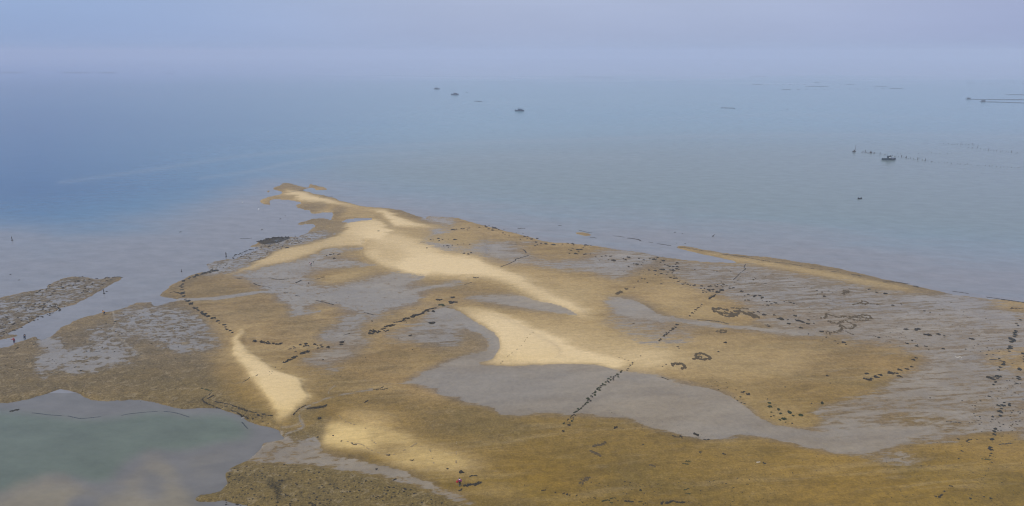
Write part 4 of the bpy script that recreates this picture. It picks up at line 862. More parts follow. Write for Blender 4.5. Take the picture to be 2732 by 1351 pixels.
# ---- chains: weed strips, low ridges and dug sand
def chain(name, t, pts, wpx, mat, label, cat, group=None, dens=1.0, hh=.35, sd=1, jit=.35, water=False, sm=True, asp=1.0):
    wpx *= 1.35 if name == 'dug_sand' else .85
    r = random.Random(sd); P = smooth(T(t, pts), False) if sm else np.array(T(t, pts))
    s = TILE[t][2]; w = wpx/s
    G = [ground_point(x, y, water) for x, y in P]
    o0 = G[len(G)//2].copy(); m = MB()
    for i in range(len(G)-1):
        a, b = G[i], G[i+1]; L_ = (b-a).length; W = max(w*mpp(P[i][1]), .18)
        n = max(1, int(L_/(W*.75)*dens)+ (1 if r.random() < .5 else 0))
        for k in range(n):
            q = a.lerp(b, (k+r.random())/n)-o0
            dep = max(.15, math.sin(math.atan2(CAM_H, a.length))); ky = 1+(1/dep-1)*(.75 if name == 'dug_sand' else .35)
            q += Vector((r.gauss(0, W*jit*.6), r.gauss(0, W*jit*.7*ky), 0))
            q.z = max(q.z, -o0.z if water else q.z)
            ang = math.atan2(b.y-a.y, b.x-a.x)
            if name == 'dug_sand':
                m.lump(q, W*r.uniform(.6, 1.0), W*r.uniform(.5, .8)*ky, min(W*hh, .3)*r.uniform(.6, 1.2), r.uniform(-.2, .2), r, 7, 2, .3)
            else:
                m.lump(q, W*r.uniform(.55, 1.1), W*r.uniform(.5, .85)*asp*(1+(ky-1)*.7), min(W*hh, .5)*r.uniform(.6, 1.2), ang*(.4)+r.uniform(-.3, .3), r, 7, 2, .3)
    o = m.build(name, mat, loc=o0); tag(o, label, cat, group)
    return o
W_ = MT['weed']; WG = MT['weedgreen']; DG = MT['dug']; WD = MT['wood']
chain('dug_sand', 'J', [(770,255),(720,248),(660,245),(648,262),(700,280),(760,285),(810,285),(840,300),(790,295),(740,275)], 12, DG, 'large looping trench of dark turned sand on the right flat', 'dug sand', sd=2, hh=.2)
chain('dug_sand', 'J', [(705,290),(740,308),(790,312),(830,298),(860,275),(830,270),(880,268),(930,292),(965,285),(1000,310),(960,300),(900,280)], 12, DG, 'tangled brown trench joined to the right of the large loop', 'dug sand', sd=3, hh=.2)
chain('dug_sand', 'J', [(800,240),(870,243),(945,247)], 8, DG, 'straight level bar of dark turned sand above the large loop', 'dug sand', sd=4, hh=.2, sm=False)
chain('dug_sand', 'J', [(965,268),(985,270)], 10, DG, 'small dab of turned sand right of the straight dug bar', 'dug sand', sd=5, hh=.2, sm=False)
chain('dug_sand', 'J', [(985,325),(1000,300),(1040,325)], 12, DG, 'hooked dab of turned sand at the right end of the tangled trench', 'dug sand', sd=6, hh=.2)
chain('dug_sand', 'J', [(1560,325),(1600,320),(1610,290),(1640,300),(1700,315),(1760,312),(1850,318),(1900,322),(1950,325),(1990,328),(1960,300),(1900,305),(1840,315),(1800,330),(1900,345),(1970,342)], 7, DG, 'long looping trench of dug sand on the wet grey flat', 'dug sand', sd=7, hh=.25, jit=.5)
chain('dug_sand', 'J', [(1620,352),(1680,368),(1730,365),(1760,345),(1800,365),(1850,385),(1840,405),(1780,410),(1730,385),(1735,430),(1690,440),(1650,450),(1610,450)], 7, DG, 'ragged trench hanging below the long dug loop', 'dug sand', sd=8, hh=.25, jit=.8)
chain('dug_sand', 'J', [(1775,440),(1810,455),(1840,465)], 6, DG, 'short spray of turned sand under the ragged trench', 'dug sand', sd=9, hh=.25, jit=.8)
chain('dug_sand', 'J', [(1830,210),(1870,203),(1905,190),(1920,180),(1960,190),(1940,205),(1905,205),(1980,203),(2060,210)], 6, DG, 'thin dug line with a small loop under the end of the long bar', 'dug sand', sd=10, hh=.25)
chain('dug_sand', 'J', [(470,672),(520,670),(570,678),(620,665),(600,650),(555,630),(505,632),(500,655),(540,655)], 12, DG, 'brown curled trench shaped like a hook on the golden sand', 'dug sand', sd=11, hh=.2, jit=.25)
chain('dug_sand', 'J', [(300,735),(305,718),(350,715),(385,722),(405,740),(380,760)], 13, DG, 'brown arched trench left of the curled one on the golden sand', 'dug sand', sd=12, hh=.2, jit=.25)
chain('dug_sand', 'J', [(665,438),(700,438),(725,428),(755,435),(745,448),(700,450)], 8, DG, 'small curl of turned sand just under the pale water channel', 'dug sand', sd=13, hh=.2)
chain('dug_sand', 'J', [(1740,112),(1790,98),(1765,100)], 14, DG, 'pair of brown dug mounds at the head of the right pool', 'dug sand', sd=14, hh=.2, sm=False)
chain('dug_sand', 'H', [(1740,115),(1765,108),(1785,98)], 14, DG, 'brown dug mound above the tip of the right pool', 'dug sand', sd=15, hh=.2, sm=False)
chain('dug_sand', 'H', [(1815,80),(1830,77)], 12, DG, 'single round dug mound right of the pool tip mounds', 'dug sand', sd=16, hh=.2, sm=False)
chain('dug_sand', 'I', [(1020,712),(1060,700),(1090,702),(1120,690),(1145,660)], 15, DG, 'upper half of the bent dug trench on the lower brown sand', 'dug sand', sd=17, hh=.2)
chain('dug_sand', 'I', [(1000,755),(1040,775),(1075,790),(1095,800)], 15, DG, 'lower half of the bent dug trench on the lower brown sand', 'dug sand', sd=18, hh=.2)
chain('dug_sand', 'I', [(900,1070),(930,1050),(960,1030),(990,1010)], 14, DG, 'faint slanting dug trench near the bottom edge', 'dug sand', sd=19, hh=.2, jit=.7)
chain('dug_sand', 'I', [(2040,755),(2060,765),(2080,772)], 16, DG, 'small dug mound on the lower sand beside a dark clump', 'dug sand', sd=20, hh=.2, sm=False)
chain('dug_sand', 'I', [(1565,890),(1600,900),(1625,908)], 12, DG, 'short straight dug bar on the lower brown sand', 'dug sand', sd=21, hh=.2, sm=False)
chain('dug_sand', 'B', [(2135,1152),(2160,1150)], 6, DG, 'faint scratch of turned sand in the ribbed patch', 'dug sand', sd=22, hh=.2, sm=False)
# weed strips
S = [('B', [(1020,218),(1060,216),(1098,217)], 9, 'dark slim rock shelf just off the upper right shore', 22),
     ('B', [(1415,189),(1450,191)], 6, 'tiny dark weed strip offshore above the little sand islet', 23),
     ('B', [(1618,236),(1660,246),(1700,256),(1745,262)], 5, 'thin dark weed line just above the little sand islet', 24),
     ('B', [(1725,304),(1760,306),(1790,314)], 4, 'faint weed line just below the little sand islet', 25),
     ('B', [(1948,290),(2000,294),(2060,305)], 6, 'dark weed strip in the shallow channel, leftmost of its line', 26),
     ('B', [(2085,311),(2150,318),(2200,328),(2215,337)], 9, 'thickest dark weed strip in the shallow channel', 27),
     ('B', [(2295,350),(2335,358)], 5, 'short weed strip in the middle of the shallow channel', 28),
     ('B', [(2378,366),(2440,375),(2510,385)], 7, 'dark weed strip in the shallow channel next to the bar tip', 29),
     ('B', [(925,379),(970,378),(1020,381)], 6, 'dark level weed strip lying in the wet streaks of the upper flat', 30),
     ('B', [(75,378),(130,376)], 5, 'thin weed strip at the left end of the neck pool', 31),
     ('B', [(595,712),(620,716),(645,713)], 10, 'black weed heap on the crest of the main pale ridge', 32),
     ('B', [(1075,434),(1095,445),(1105,465)], 8, 'short hooked weed ridge above the jagged one', 33),
     ('B', [(1130,488),(1060,510),(1005,525),(1000,540),(960,560),(925,578),(890,592),(855,610)], 8, 'long jagged weed ridge running down into the main sand ridge', 34),
     ('B', [(505,778),(540,765),(575,755)], 4, 'thin weed line at the end of the narrow inlet', 35),
     ('C', [(265,275),(330,284),(400,297),(440,303)], 4, 'dark weed line on the tip of the long right bar', 36),
     ('C', [(565,325),(640,333),(720,345),(800,362),(880,373)], 4, 'dark weed line along the crest of the long bar, left half', 37),
     ('C', [(915,382),(1000,388),(1100,406)], 4, 'dark weed line on the middle of the long bar', 38),
     ('C', [(1155,422),(1235,431)], 5, 'short weed dash on the long bar right of the middle', 39),
     ('C', [(1290,440),(1355,449)], 5, 'next weed dash along the crest of the long bar', 40),
     ('C', [(1425,460),(1485,470)], 5, 'weed dash on the right third of the long bar', 41),
     ('C', [(1640,512),(1730,511),(1810,520)], 6, 'dark weed strip on the lower right end of the long bar', 42),
     ('C', [(1840,540),(1860,535),(1865,545)], 9, 'dark weed heap at the right end of the long bar', 43),
     ('C', [(2100,569),(2160,576),(2205,584)], 5, 'weed strip in the water past the right end of the long bar', 44),
     ('C', [(2325,607),(2400,617),(2480,628),(2576,643)], 5, 'dark weed line along the far right shore', 45),
     ('C', [(2485,690),(2530,688),(2576,692)], 8, 'thick dark weed strip on the small sand patch at the right edge', 46),
     ('C', [(720,395),(712,415),(720,425),(690,450),(665,475),(640,498)], 4, 'thin crooked weed line dropping from the long bar', 47),
     ('C', [(400,765),(470,770),(540,778),(610,795)], 5, 'dark weed line on the edge of the pale channel', 48),
     ('F', [(820,162),(840,153),(858,144)], 8, 'short slanting weed strip on the upper left flat', 49),
     ('F', [(980,135),(1010,128),(1035,120)], 7, 'slanting weed strip on the low pale mound', 50),
     ('F', [(500,168),(550,185),(600,193),(640,207)], 5, 'thin weed line between the left lobe and the ripples', 51),
     ('F', [(735,236),(755,239)], 6, 'tiny weed dash in the rippled flat', 52),
     ('F', [(815,257),(850,264)], 5, 'second tiny weed dash in the rippled flat', 53),
     ('F', [(975,296),(1040,312),(1110,330)], 5, 'thin weed line below the rippled flat', 54),
     ('F', [(1335,388),(1370,396),(1410,408)], 6, 'thin weed line above the stone trail', 55),
     ('F', [(1180,560),(1205,552),(1230,546)], 6, 'short weed strip left of the stone trail', 56),
     ('F', [(1780,392),(1800,372),(1830,362),(1885,352)], 10, 'forked black weed ridge at the upper end of the stone trail', 57),
     ('F', [(1635,436),(1655,432),(1680,434)], 12, 'blackest weed heap in the stone trail', 58),
     ('F', [(1700,414),(1725,408),(1755,404)], 12, 'dark weed heap below the forked ridge', 59),
     ('F', [(1905,334),(1935,332)], 14, 'brown green weed heap at the head of the central bar', 60),
     ('F', [(375,133),(410,133)], 6, 'weed dash where the left channel meets the lobe', 61),
     ('F', [(420,918),(450,904),(475,890)], 6, 'thin weed strip touching the foot of the pale left ridge', 62),
     ('F', [(520,888),(535,885)], 9, 'small dark clump on the crest of the pale left ridge', 63),
     ('F', [(1335,1078),(1365,1058)], 6, 'tiny weed dash right of the pale winding track', 64),
     ('D', [(1450,583),(1490,580),(1530,592)], 9, 'dark weed ridge where the stone row meets the left stream', 65),
     ('D', [(1705,755),(1735,775),(1775,795)], 12, 'thick dark weed ridge in the middle of the winding row', 66),
     ('D', [(1040,448),(1000,446),(960,452)], 8, 'dark weed fringe at the tip of the left mud bank', 67),
     ('D', [(405,708),(440,705),(480,700)], 10, 'dark weed strip on the left mud bank', 68),
     ('D', [(730,1088),(790,1092),(855,1083)], 7, 'forked brown weed strip on the left wet flat', 69),
     ('D', [(135,1070),(155,1050)], 9, 'dark weed heap beside the standing red figure', 70),
     ('E', [(1705,288),(1750,298),(1795,312)], 12, 'short green black ridge at the top of the lagoon shore zigzag', 71),
     ('E', [(1800,318),(1770,345),(1720,375),(1740,405),(1800,430),(1870,445),(1930,437)], 9, 'bent dark ridge forming the zigzag above the lagoon', 72),
     ('E', [(1765,372),(1790,358),(1815,345)], 13, 'thick black ridge inside the zigzag above the lagoon', 73),
     ('E', [(1820,398),(1880,408),(1950,425),(2010,445),(2080,465)], 9, 'long dark weed ridge running right from the zigzag', 74),
     ('G', [(110,458),(160,470),(215,482),(260,495)], 9, 'dark weed ridge on the lagoon rim left of the pale ridge', 75),
     ('G', [(270,508),(295,515)], 16, 'blackest weed heap on the lagoon rim', 76),
     ('G', [(310,502),(350,515),(405,525)], 7, 'thin weed line between the lagoon rim and the pale ridge', 77),
     ('G', [(10,455),(60,470),(120,495),(150,520)], 8, 'weedy edge along the lagoon waterline', 78),
     ('G', [(690,468),(740,455),(800,450),(860,432)], 12, 'brown trampled weed patch beside the pale winding track', 79),
     ('G', [(585,520),(600,500),(640,465),(690,435)], 6, 'dark cut bank on the bend of the pale winding track', 80),
     ('G', [(1260,300),(1310,290),(1345,275)], 5, 'thin branched rill at the head of the pale winding track', 81),
     ('G', [(1290,302),(1330,298),(1385,287)], 4, 'second thin branch at the head of the pale track', 82),
     ('G', [(1070,750),(1090,765),(1110,768)], 10, 'dark weed heap on the golden lower bank', 83),
     ('G', [(1368,855),(1392,857)], 16, 'dark lump at the meeting of two footprint lines', 84),
     ('G', [(1565,901),(1604,899)], 9, 'dark weed dash right of the footprint lines', 85),
     ('G', [(2075,1035),(2100,1030),(2142,1033)], 11, 'dark weed strip lying above the walking person', 86),
     ('G', [(2025,1116),(2060,1112),(2090,1108),(2120,1104),(2148,1096)], 20, 'large dark weed pile beside the walking person', 87),
     ('G', [(2140,1098),(2165,1095),(2172,1088),(2155,1084),(2140,1092)], 5, 'small weed loop at the right end of the large weed pile', 88),
     ('G', [(1190,400),(1215,392)], 7, 'weed dash below the head of the pale track', 89),
     ('K', [(2190,40),(2250,43),(2290,55),(2312,70),(2312,92)], 7, 'curved dark branch on the right sand patch', 90),
     ('K', [(2175,190),(2200,198),(2215,205)], 20, 'largest black heap in the right hand stone row', 91),
     ('K', [(2215,190),(2250,183),(2275,190)], 8, 'dark weed arm right of the largest black heap', 92),
     ('K', [(1820,568),(1880,572),(1950,580)], 3, 'long thin stick with a dark knot on the wet streaks', 93),
     ('K', [(2040,722),(2005,730),(1995,742),(2020,752)], 9, 'black bent weed hook on the lower right sand', 94),
     ('K', [(2265,768),(2320,760),(2378,756)], 3, 'long thin stick at the lower right edge', 95),
     ('K', [(2120,890),(2160,892),(2195,896)], 6, 'green weed dash at the lower end of the right hand row', 96),
     ('K', [(1730,1208),(1760,1210),(1785,1193)], 13, 'black forked weed heap in the lower right corner area', 97),
     ('K', [(1845,1118),(1870,1120)], 14, 'round black weed heap above the forked one', 98),
     ('I', [(1790,604),(1820,616),(1850,622),(1875,610),(1885,628)], 9, 'dark weed cluster at the lower rim of the big pool', 99),
     ('I', [(2095,640),(2125,648),(2150,640)], 9, 'dark weed cluster at the rim right of the pale shells', 100),
     ('I', [(1915,857),(1940,855),(1970,862)], 9, 'green black weed dash on the lower brown sand', 101),
     ('I', [(1890,880),(1920,882),(1945,888)], 9, 'dark weed dash just under the green black one', 102),
     ('I', [(1325,1240),(1360,1246),(1415,1250)], 17, 'thick black weed strip at the bottom edge, left one', 103),
     ('I', [(1460,1250),(1500,1252)], 12, 'small black weed strip between two thick ones at the bottom', 104),
     ('I', [(1680,1262),(1740,1258),(1800,1250),(1850,1258),(1910,1262)], 19, 'longest black weed strip at the bottom edge', 105),
     ('I', [(1105,1248),(1140,1240),(1175,1232)], 16, 'greenish weed strip at the bottom left of the sand', 106),
     ('I', [(1185,1220),(1215,1215),(1245,1218)], 12, 'greenish weed tangle above the bottom edge', 107),
     ('I', [(1180,1258),(1225,1262)], 14, 'olive weed heap cut by the bottom edge', 108),
     ('I', [(1905,1135),(1950,1122)], 9, 'thin olive weed dash near the bottom right of centre', 109),
     ('I', [(1915,1168),(1945,1172),(1965,1175)], 12, 'dark weed dash under the thin olive one', 110),
     ('I', [(1685,35),(1720,48),(1755,62)], 8, 'dark weed strip on the rim of the big pool', 111),
     ('I', [(528,1138),(562,1138)], 8, 'small black dash near the lower golden bank', 112),
     ('H', [(0,305),(30,298),(65,292)], 12, 'dark weed heap at the upper left of the central channel', 113),
     ('H', [(95,285),(105,268),(150,248),(205,238)], 10, 'forked black weed ridge pointing at the central bar', 114),
     ('H', [(230,215),(250,212),(272,220)], 15, 'round brown green weed heap at the bar head', 115),
     ('H', [(145,375),(165,362),(188,358)], 7, 'thin weed dash left of the central channel', 116),
     ('A', [(700,690),(735,695),(790,688)], 7, 'dark weed dash right of the black patch', 117),
     ('A', [(150,680),(200,682),(260,676)], 6, 'faint weed streak in the water left of the black patch', 118),
     ('A', [(240,918),(320,900),(400,884)], 6, 'dark weed fringe under the left end of the long pale bar', 119),
     ('A', [(590,793),(605,780),(618,792)], 10, 'dark rock pile on the outer edge of the long pale bar', 120),
     ('A', [(640,240),(700,230),(775,218)], 3, 'thin dark line across the tip of the spit', 121),
     ('A', [(915,296),(980,285),(1045,270)], 3, 'thin slanting stake line on the upper edge of the spit', 122),
     ('A', [(430,1070),(520,1085),(620,1080)], 4, 'thin weed line under the long pale bar', 123),
     ('A', [(695,1115),(720,1105),(740,1092)], 8, 'slanting weed strip below the long pale bar', 124),
     ('L', [(1580,8),(1700,15),(1835,33)], 12, 'weed line above the small right sand patch', 125),
     ('L', [(470,350),(500,350),(530,352)], 8, 'weed streak on the grey streaked flat', 126)]
for t, pts, w, lab, sd in S:
    m_ = WG if 'green' in lab or 'olive' in lab else WD if 'stick' in lab or 'branch on' in lab or 'stake' in lab else W_
    nm = 'driftwood_stick' if m_ is WD else 'seaweed_strip'
    chain(nm, t, pts, w, m_, lab, 'driftwood' if m_ is WD else 'seaweed', sd=sd, sm=len(pts) > 2, hh=.35)
# half sunk ridges in the lagoon
SUB = simple_mat('wet_mud_ridge', (.028, .032, .036), .5, col2=(.055, .06, .066), scale=1.5)
for pts, w, lab, sd in [([(270,483),(340,490),(420,500),(520,506)], 7, 'dark half sunk ridge in the left part of the lagoon', 1),
                        ([(575,508),(640,524),(700,530),(780,523),(850,516)], 8, 'sagging half sunk ridge in the middle of the lagoon', 2),
                        ([(1030,505),(1090,492),(1160,484),(1250,476),(1335,470)], 6, 'rising half sunk ridge in the upper lagoon', 3),
                        ([(1390,471),(1460,477),(1530,494),(1605,519)], 8, 'darkest half sunk ridge falling to the right in the lagoon', 4),
                        ([(2050,560),(2075,590),(2100,615)], 9, 'short sunk streak at the right end of the lagoon', 5)]:
    chain('mud_ridge', 'E', pts, w, SUB, lab, 'mud ridge', None, 1.6, .12, sd, .2, True, True, .7)
chain('seaweed_strip', 'E', [(90,470),(120,463),(165,455)], 15, W_, 'dark floating weed raft at the left edge of the lagoon', 'seaweed', sd=140, water=True)
# shells and pale crusts
for t, pts, w, lab, sd in [('I', [(1955,553),(1975,545),(2008,533)], 10, 'pale shell bank at the lower rim of the big pool', 1), ('G', [(140,522),(165,525)], 9, 'pale shell ring at the lagoon waterline', 2),
                           ('K', [(220,918),(245,912)], 12, 'pale sand scrape beside the dark lump in the lower right', 3), ('K', [(1900,10),(1915,25),(1940,15),(1955,27)], 6, 'wavy pale and dark scratch on the right flat', 4)]:
    chain('shell_bank', t, pts, w, MT['shell'], lab, 'shells', sd=sd, hh=.15)
chain('stone', 'K', [(270,925),(285,928)], 18, MT['rock'], 'round dark stone beside the pale sand scrape', 'stone', sd=9, sm=False)

# ---- floats
def buoy_at(t, x, y, dia, lab):
    (px, py), = T(t, [(x, y)]); p = ground_point(px, py, True)
    root = empty('buoy', p)
    m = MB(); v = []; f = []; n = 10
    prof = [(0, -.3), (.42, -.22), (.5, 0), (.42, .25), (.18, .42), (.08, .5), (0, .52)]
    for r_, z in prof:
        for k in range(n): a = 2*math.pi*k/n; v.append((r_*dia*math.cos(a), r_*dia*math.sin(a), z*dia))
    for i in range(len(prof)-1):
        for k in range(n): f.append((i*n+k, i*n+(k+1) % n, (i+1)*n+(k+1) % n, (i+1)*n+k))
    m.add(v, f); m.build('float_body', MT['white'], root, True)
    MB().tube([(0, 0, dia*.5), (0, 0, dia*.95)], .04*dia+.02).build('stem', MT['rope'], root)
    tag(root, lab, 'buoy')
buoy_at('A', 330, 396, .8, 'white float on the calm water left of the spit hook')
buoy_at('A', 172, 328, .6, 'small white float farthest left off the spit tip')

# ---- poles
def pole(t, x, y, h, r_, lab, lean=(0, 0), knob=True):
    (px, py), = T(t, [(x, y)]); p = ground_point(px, py, True)
    root = empty('pole', p)
    MB().tube([(0, 0, -.6), (lean[0]*.5, lean[1]*.5, h*.5), (lean[0], lean[1], h)], [r_*1.2, r_, r_*.8], 7).build('shaft', WD, root)
    if knob: MB().lump((0, 0, -.02), r_*3, r_*3, r_*2.5).build('weed_collar', W_, root)
    tag(root, lab, 'pole')
pole('D', 885, 587, 1.7, .11, 'dark pole standing in the left channel below the mud bank')
pole('D', 1922, 275, 1.8, .10, 'thin pole standing off the rippled left shore')
pole('D', 1543, 400, 1.0, .09, 'short thin pole in the water near the rounded left shore')
pole('D', 104, 134, 1.6, .13, 'lone pole in the open water at the left edge')
pole('A', 12, 860, 1.6, .11, 'thin pole in the shallows left of the long pale bar', (.2, 0))
pole('C', 503, 202, .8, .12, 'leaning short pole in the still water above the long bar', (.7, 0))
pole('F', 915, 168, .7, .12, 'short dark post standing in the rippled left flat')
pole('J', 1568, 1053, .9, .1, 'stub of a post beside the lobe tip clumps')

# ---- net stakes out on the right: two rows
stk = None
def stake_row(t, a, b, n, lab, grp, sd, hmin=1.2, hmax=3.2, r_=.13):
    global stk
    r = random.Random(sd); (ax, ay), (bx, by) = T(t, [a, b])
    if stk is None:
        mm_ = MB().tube([(0, 0, -.5), (.02, 0, .5), (0, .02, 1)], [1.1, 1, .8], 6)
        stk = bpy.data.meshes.new('net_stake'); stk.from_pydata(mm_.v, [], mm_.f); stk.materials.append(WD)
    for k in range(n):
        f_ = (k+r.uniform(.1, .9))/n
        p = ground_point(ax+(bx-ax)*f_, ay+(by-ay)*f_+r.uniform(-1, 1), True)
        o = bpy.data.objects.new('net_stake', stk); COL.objects.link(o); o.location = p
        h = r.uniform(hmin, hmax) if r.random() > .15 else hmax*2.2
        o.scale = (r_*r.uniform(.8, 1.6), r_*r.uniform(.8, 1.6), h); o.rotation_euler = (r.uniform(-.1, .1), r.uniform(-.1, .1), 0)
        tag(o, lab, 'stake', grp)
TILE['Q'] = (1900, 180, 3.096)
stake_row('Q', (1235,702), (1345,712), 12, 'net stake in the dense start of the row behind the moored barge', 'net stakes behind the barge', 1, 0.36, 0.90, 0.198)
stake_row('Q', (1370,714), (1830,785), 26, 'net stake in the row slanting right behind the moored barge', 'net stakes slanting right', 2, 0.32, 0.80, 0.144)
stake_row('Q', (1830,785), (2560,835), 22, 'net stake in the row running off to the right edge', 'net stakes towards the right edge', 3, 0.27, 0.70, 0.126)
stake_row('Q', (1875,633), (2200,645), 16, 'net stake in the upper row near the right edge', 'net stakes in the upper row', 4, 0.32, 0.80, 0.153)
stake_row('Q', (2100,662), (2540,712), 18, 'net stake in the faint row under the upper one', 'net stakes in the faint row', 5, 0.27, 0.70, 0.135)
stake_row('Q', (1500,712), (2000,712), 12, 'faint net stake in the level row behind the barge', 'net stakes in the level row', 6, 0.27, 0.65, 0.126)
pole('Q', 1172, 700, 1.8, .45, 'thick dark marker post left of the moored barge')
pole('Q', 1181, 690, 4.6, .12, 'thin tall rod beside the thick marker post', knob=False)
pole('Q', 1310, 708, 1.7, .3, 'stout stake with a dark foot in the barge net row')

# ---- oyster rafts
def raft(t, x0, y0, x1, y1, lab, dense=1.0, h=.6, wdt=7.0):
    (ax, ay), (bx, by) = T(t, [(x0, y0), (x1, y1)])
    A = ground_point(ax, ay, True); B = ground_point(bx, by, True)
    d = B-A; L_ = d.length; rz = math.atan2(d.y, d.x)
    root = empty('oyster_raft', A, rz)
    r = random.Random(int(x0)+int(y0))
    fl = MB(); bm_ = MB(); ps = MB()
    for row in (-wdt/2, 0, wdt/2) if dense >= .5 else ():
        bm_.tube([(0, row, h*.62), (L_/2, row, h*.66), (L_, row, h*.62)], .14, 5)
    n = max(3, int(L_/6*dense))
    for k in range(n+1):
        x = L_*k/n
        bm_.tube([(x, -wdt/2-.4, h*.8), (x, wdt/2+.4, h*.8)], .1, 5)
        for row in (-wdt/2, 0, wdt/2):
            if r.random() < .85*dense+.1:
                fl.box((x+r.uniform(-.4, .4), row, .25), (1.8, 1.0, .45), r.uniform(-.1, .1), .85)
    bm_.build('beam_frame', WD, root); fl.build('float_row', MT['hullgrey'], root)
    if dense > 1.2: hut = MB().box((L_*.04+2, 0, h*.85+.9), (4.2, 3.4, 1.8)).box((L_*.04+2, 0, h*.85+1.95), (5, 4.2, .22))
    if dense > 1.2: hut.build('shelter', MT['hullgrey'], root)
    tag(root, lab, 'raft', 'oyster rafts on the right horizon')
    return root
for q in [(340,141,403,143,'short leftmost raft of the upper raft group'), (403,143,1120,140,'long faint raft joining the two ends of the upper raft row', .35), (1120,142,1162,141,'short raft at the right end of the upper row'),
          (775,157,955,160,'raft in the middle of the second raft row'), (1355,157,1435,157,'small raft at the right of the second row'), (583,185,640,185,'short left raft of the third raft row'),
          (640,184,1480,178,'long faint raft of the third row', .35), (1480,176,1568,177,'right end raft of the third row'), (2103,264,2170,265,'dark left end of the nearest raft pair', 1.5),
          (2170,266,2700,270,'long rafts of the nearest pair running off the right edge', .9), (2220,286,2350,288,'lower raft of the nearest pair', 1.5), (2350,289,2720,300,'long lower raft at the right edge', .8),
          (2108,131,2164,131,'short raft high up near the right edge'), (2164,132,2560,134,'faint long raft high up near the right edge', .35), (2440,228,2640,228,'raft above the nearest pair at the right edge', .7),
          (82,336,180,339,'lone slim raft left of the raft groups', .8), (180,341,620,346,'very faint raft line right of the lone slim raft', .25), (850,124,875,125,'tiny raft above the second row'), (415,79,440,79,'tiny most distant raft')]:
    raft('Q', *q[:4], q[4], q[5] if len(q) > 5 else 1.0, wdt=3 if 'lone' in q[4] else 7)
TILE['U'] = (1100, 180, 6.44)
raft('U', 1088, 583, 1182, 588, 'slim dark raft between the two nearest left boats', .8, wdt=3)
raft('M', 1450, 194, 1540, 195, 'faint distant raft above and right of the blue boat', .5)
raft('M', 1890, 194, 1925, 194, 'tiny faint raft near the horizon, right of centre', .5)
for a_, b_, l_ in ((0, 58, 'faint distant raft at the left edge near the horizon'), (160, 225, 'second faint distant raft from the left edge'), (250, 290, 'third faint distant raft from the left edge'), (420, 436, 'tiny dark far raft on the left horizon')):
    raft('M', a_, 183.5+a_*.004, b_, 183.5+b_*.004, l_, 1.2, h=3, wdt=30)

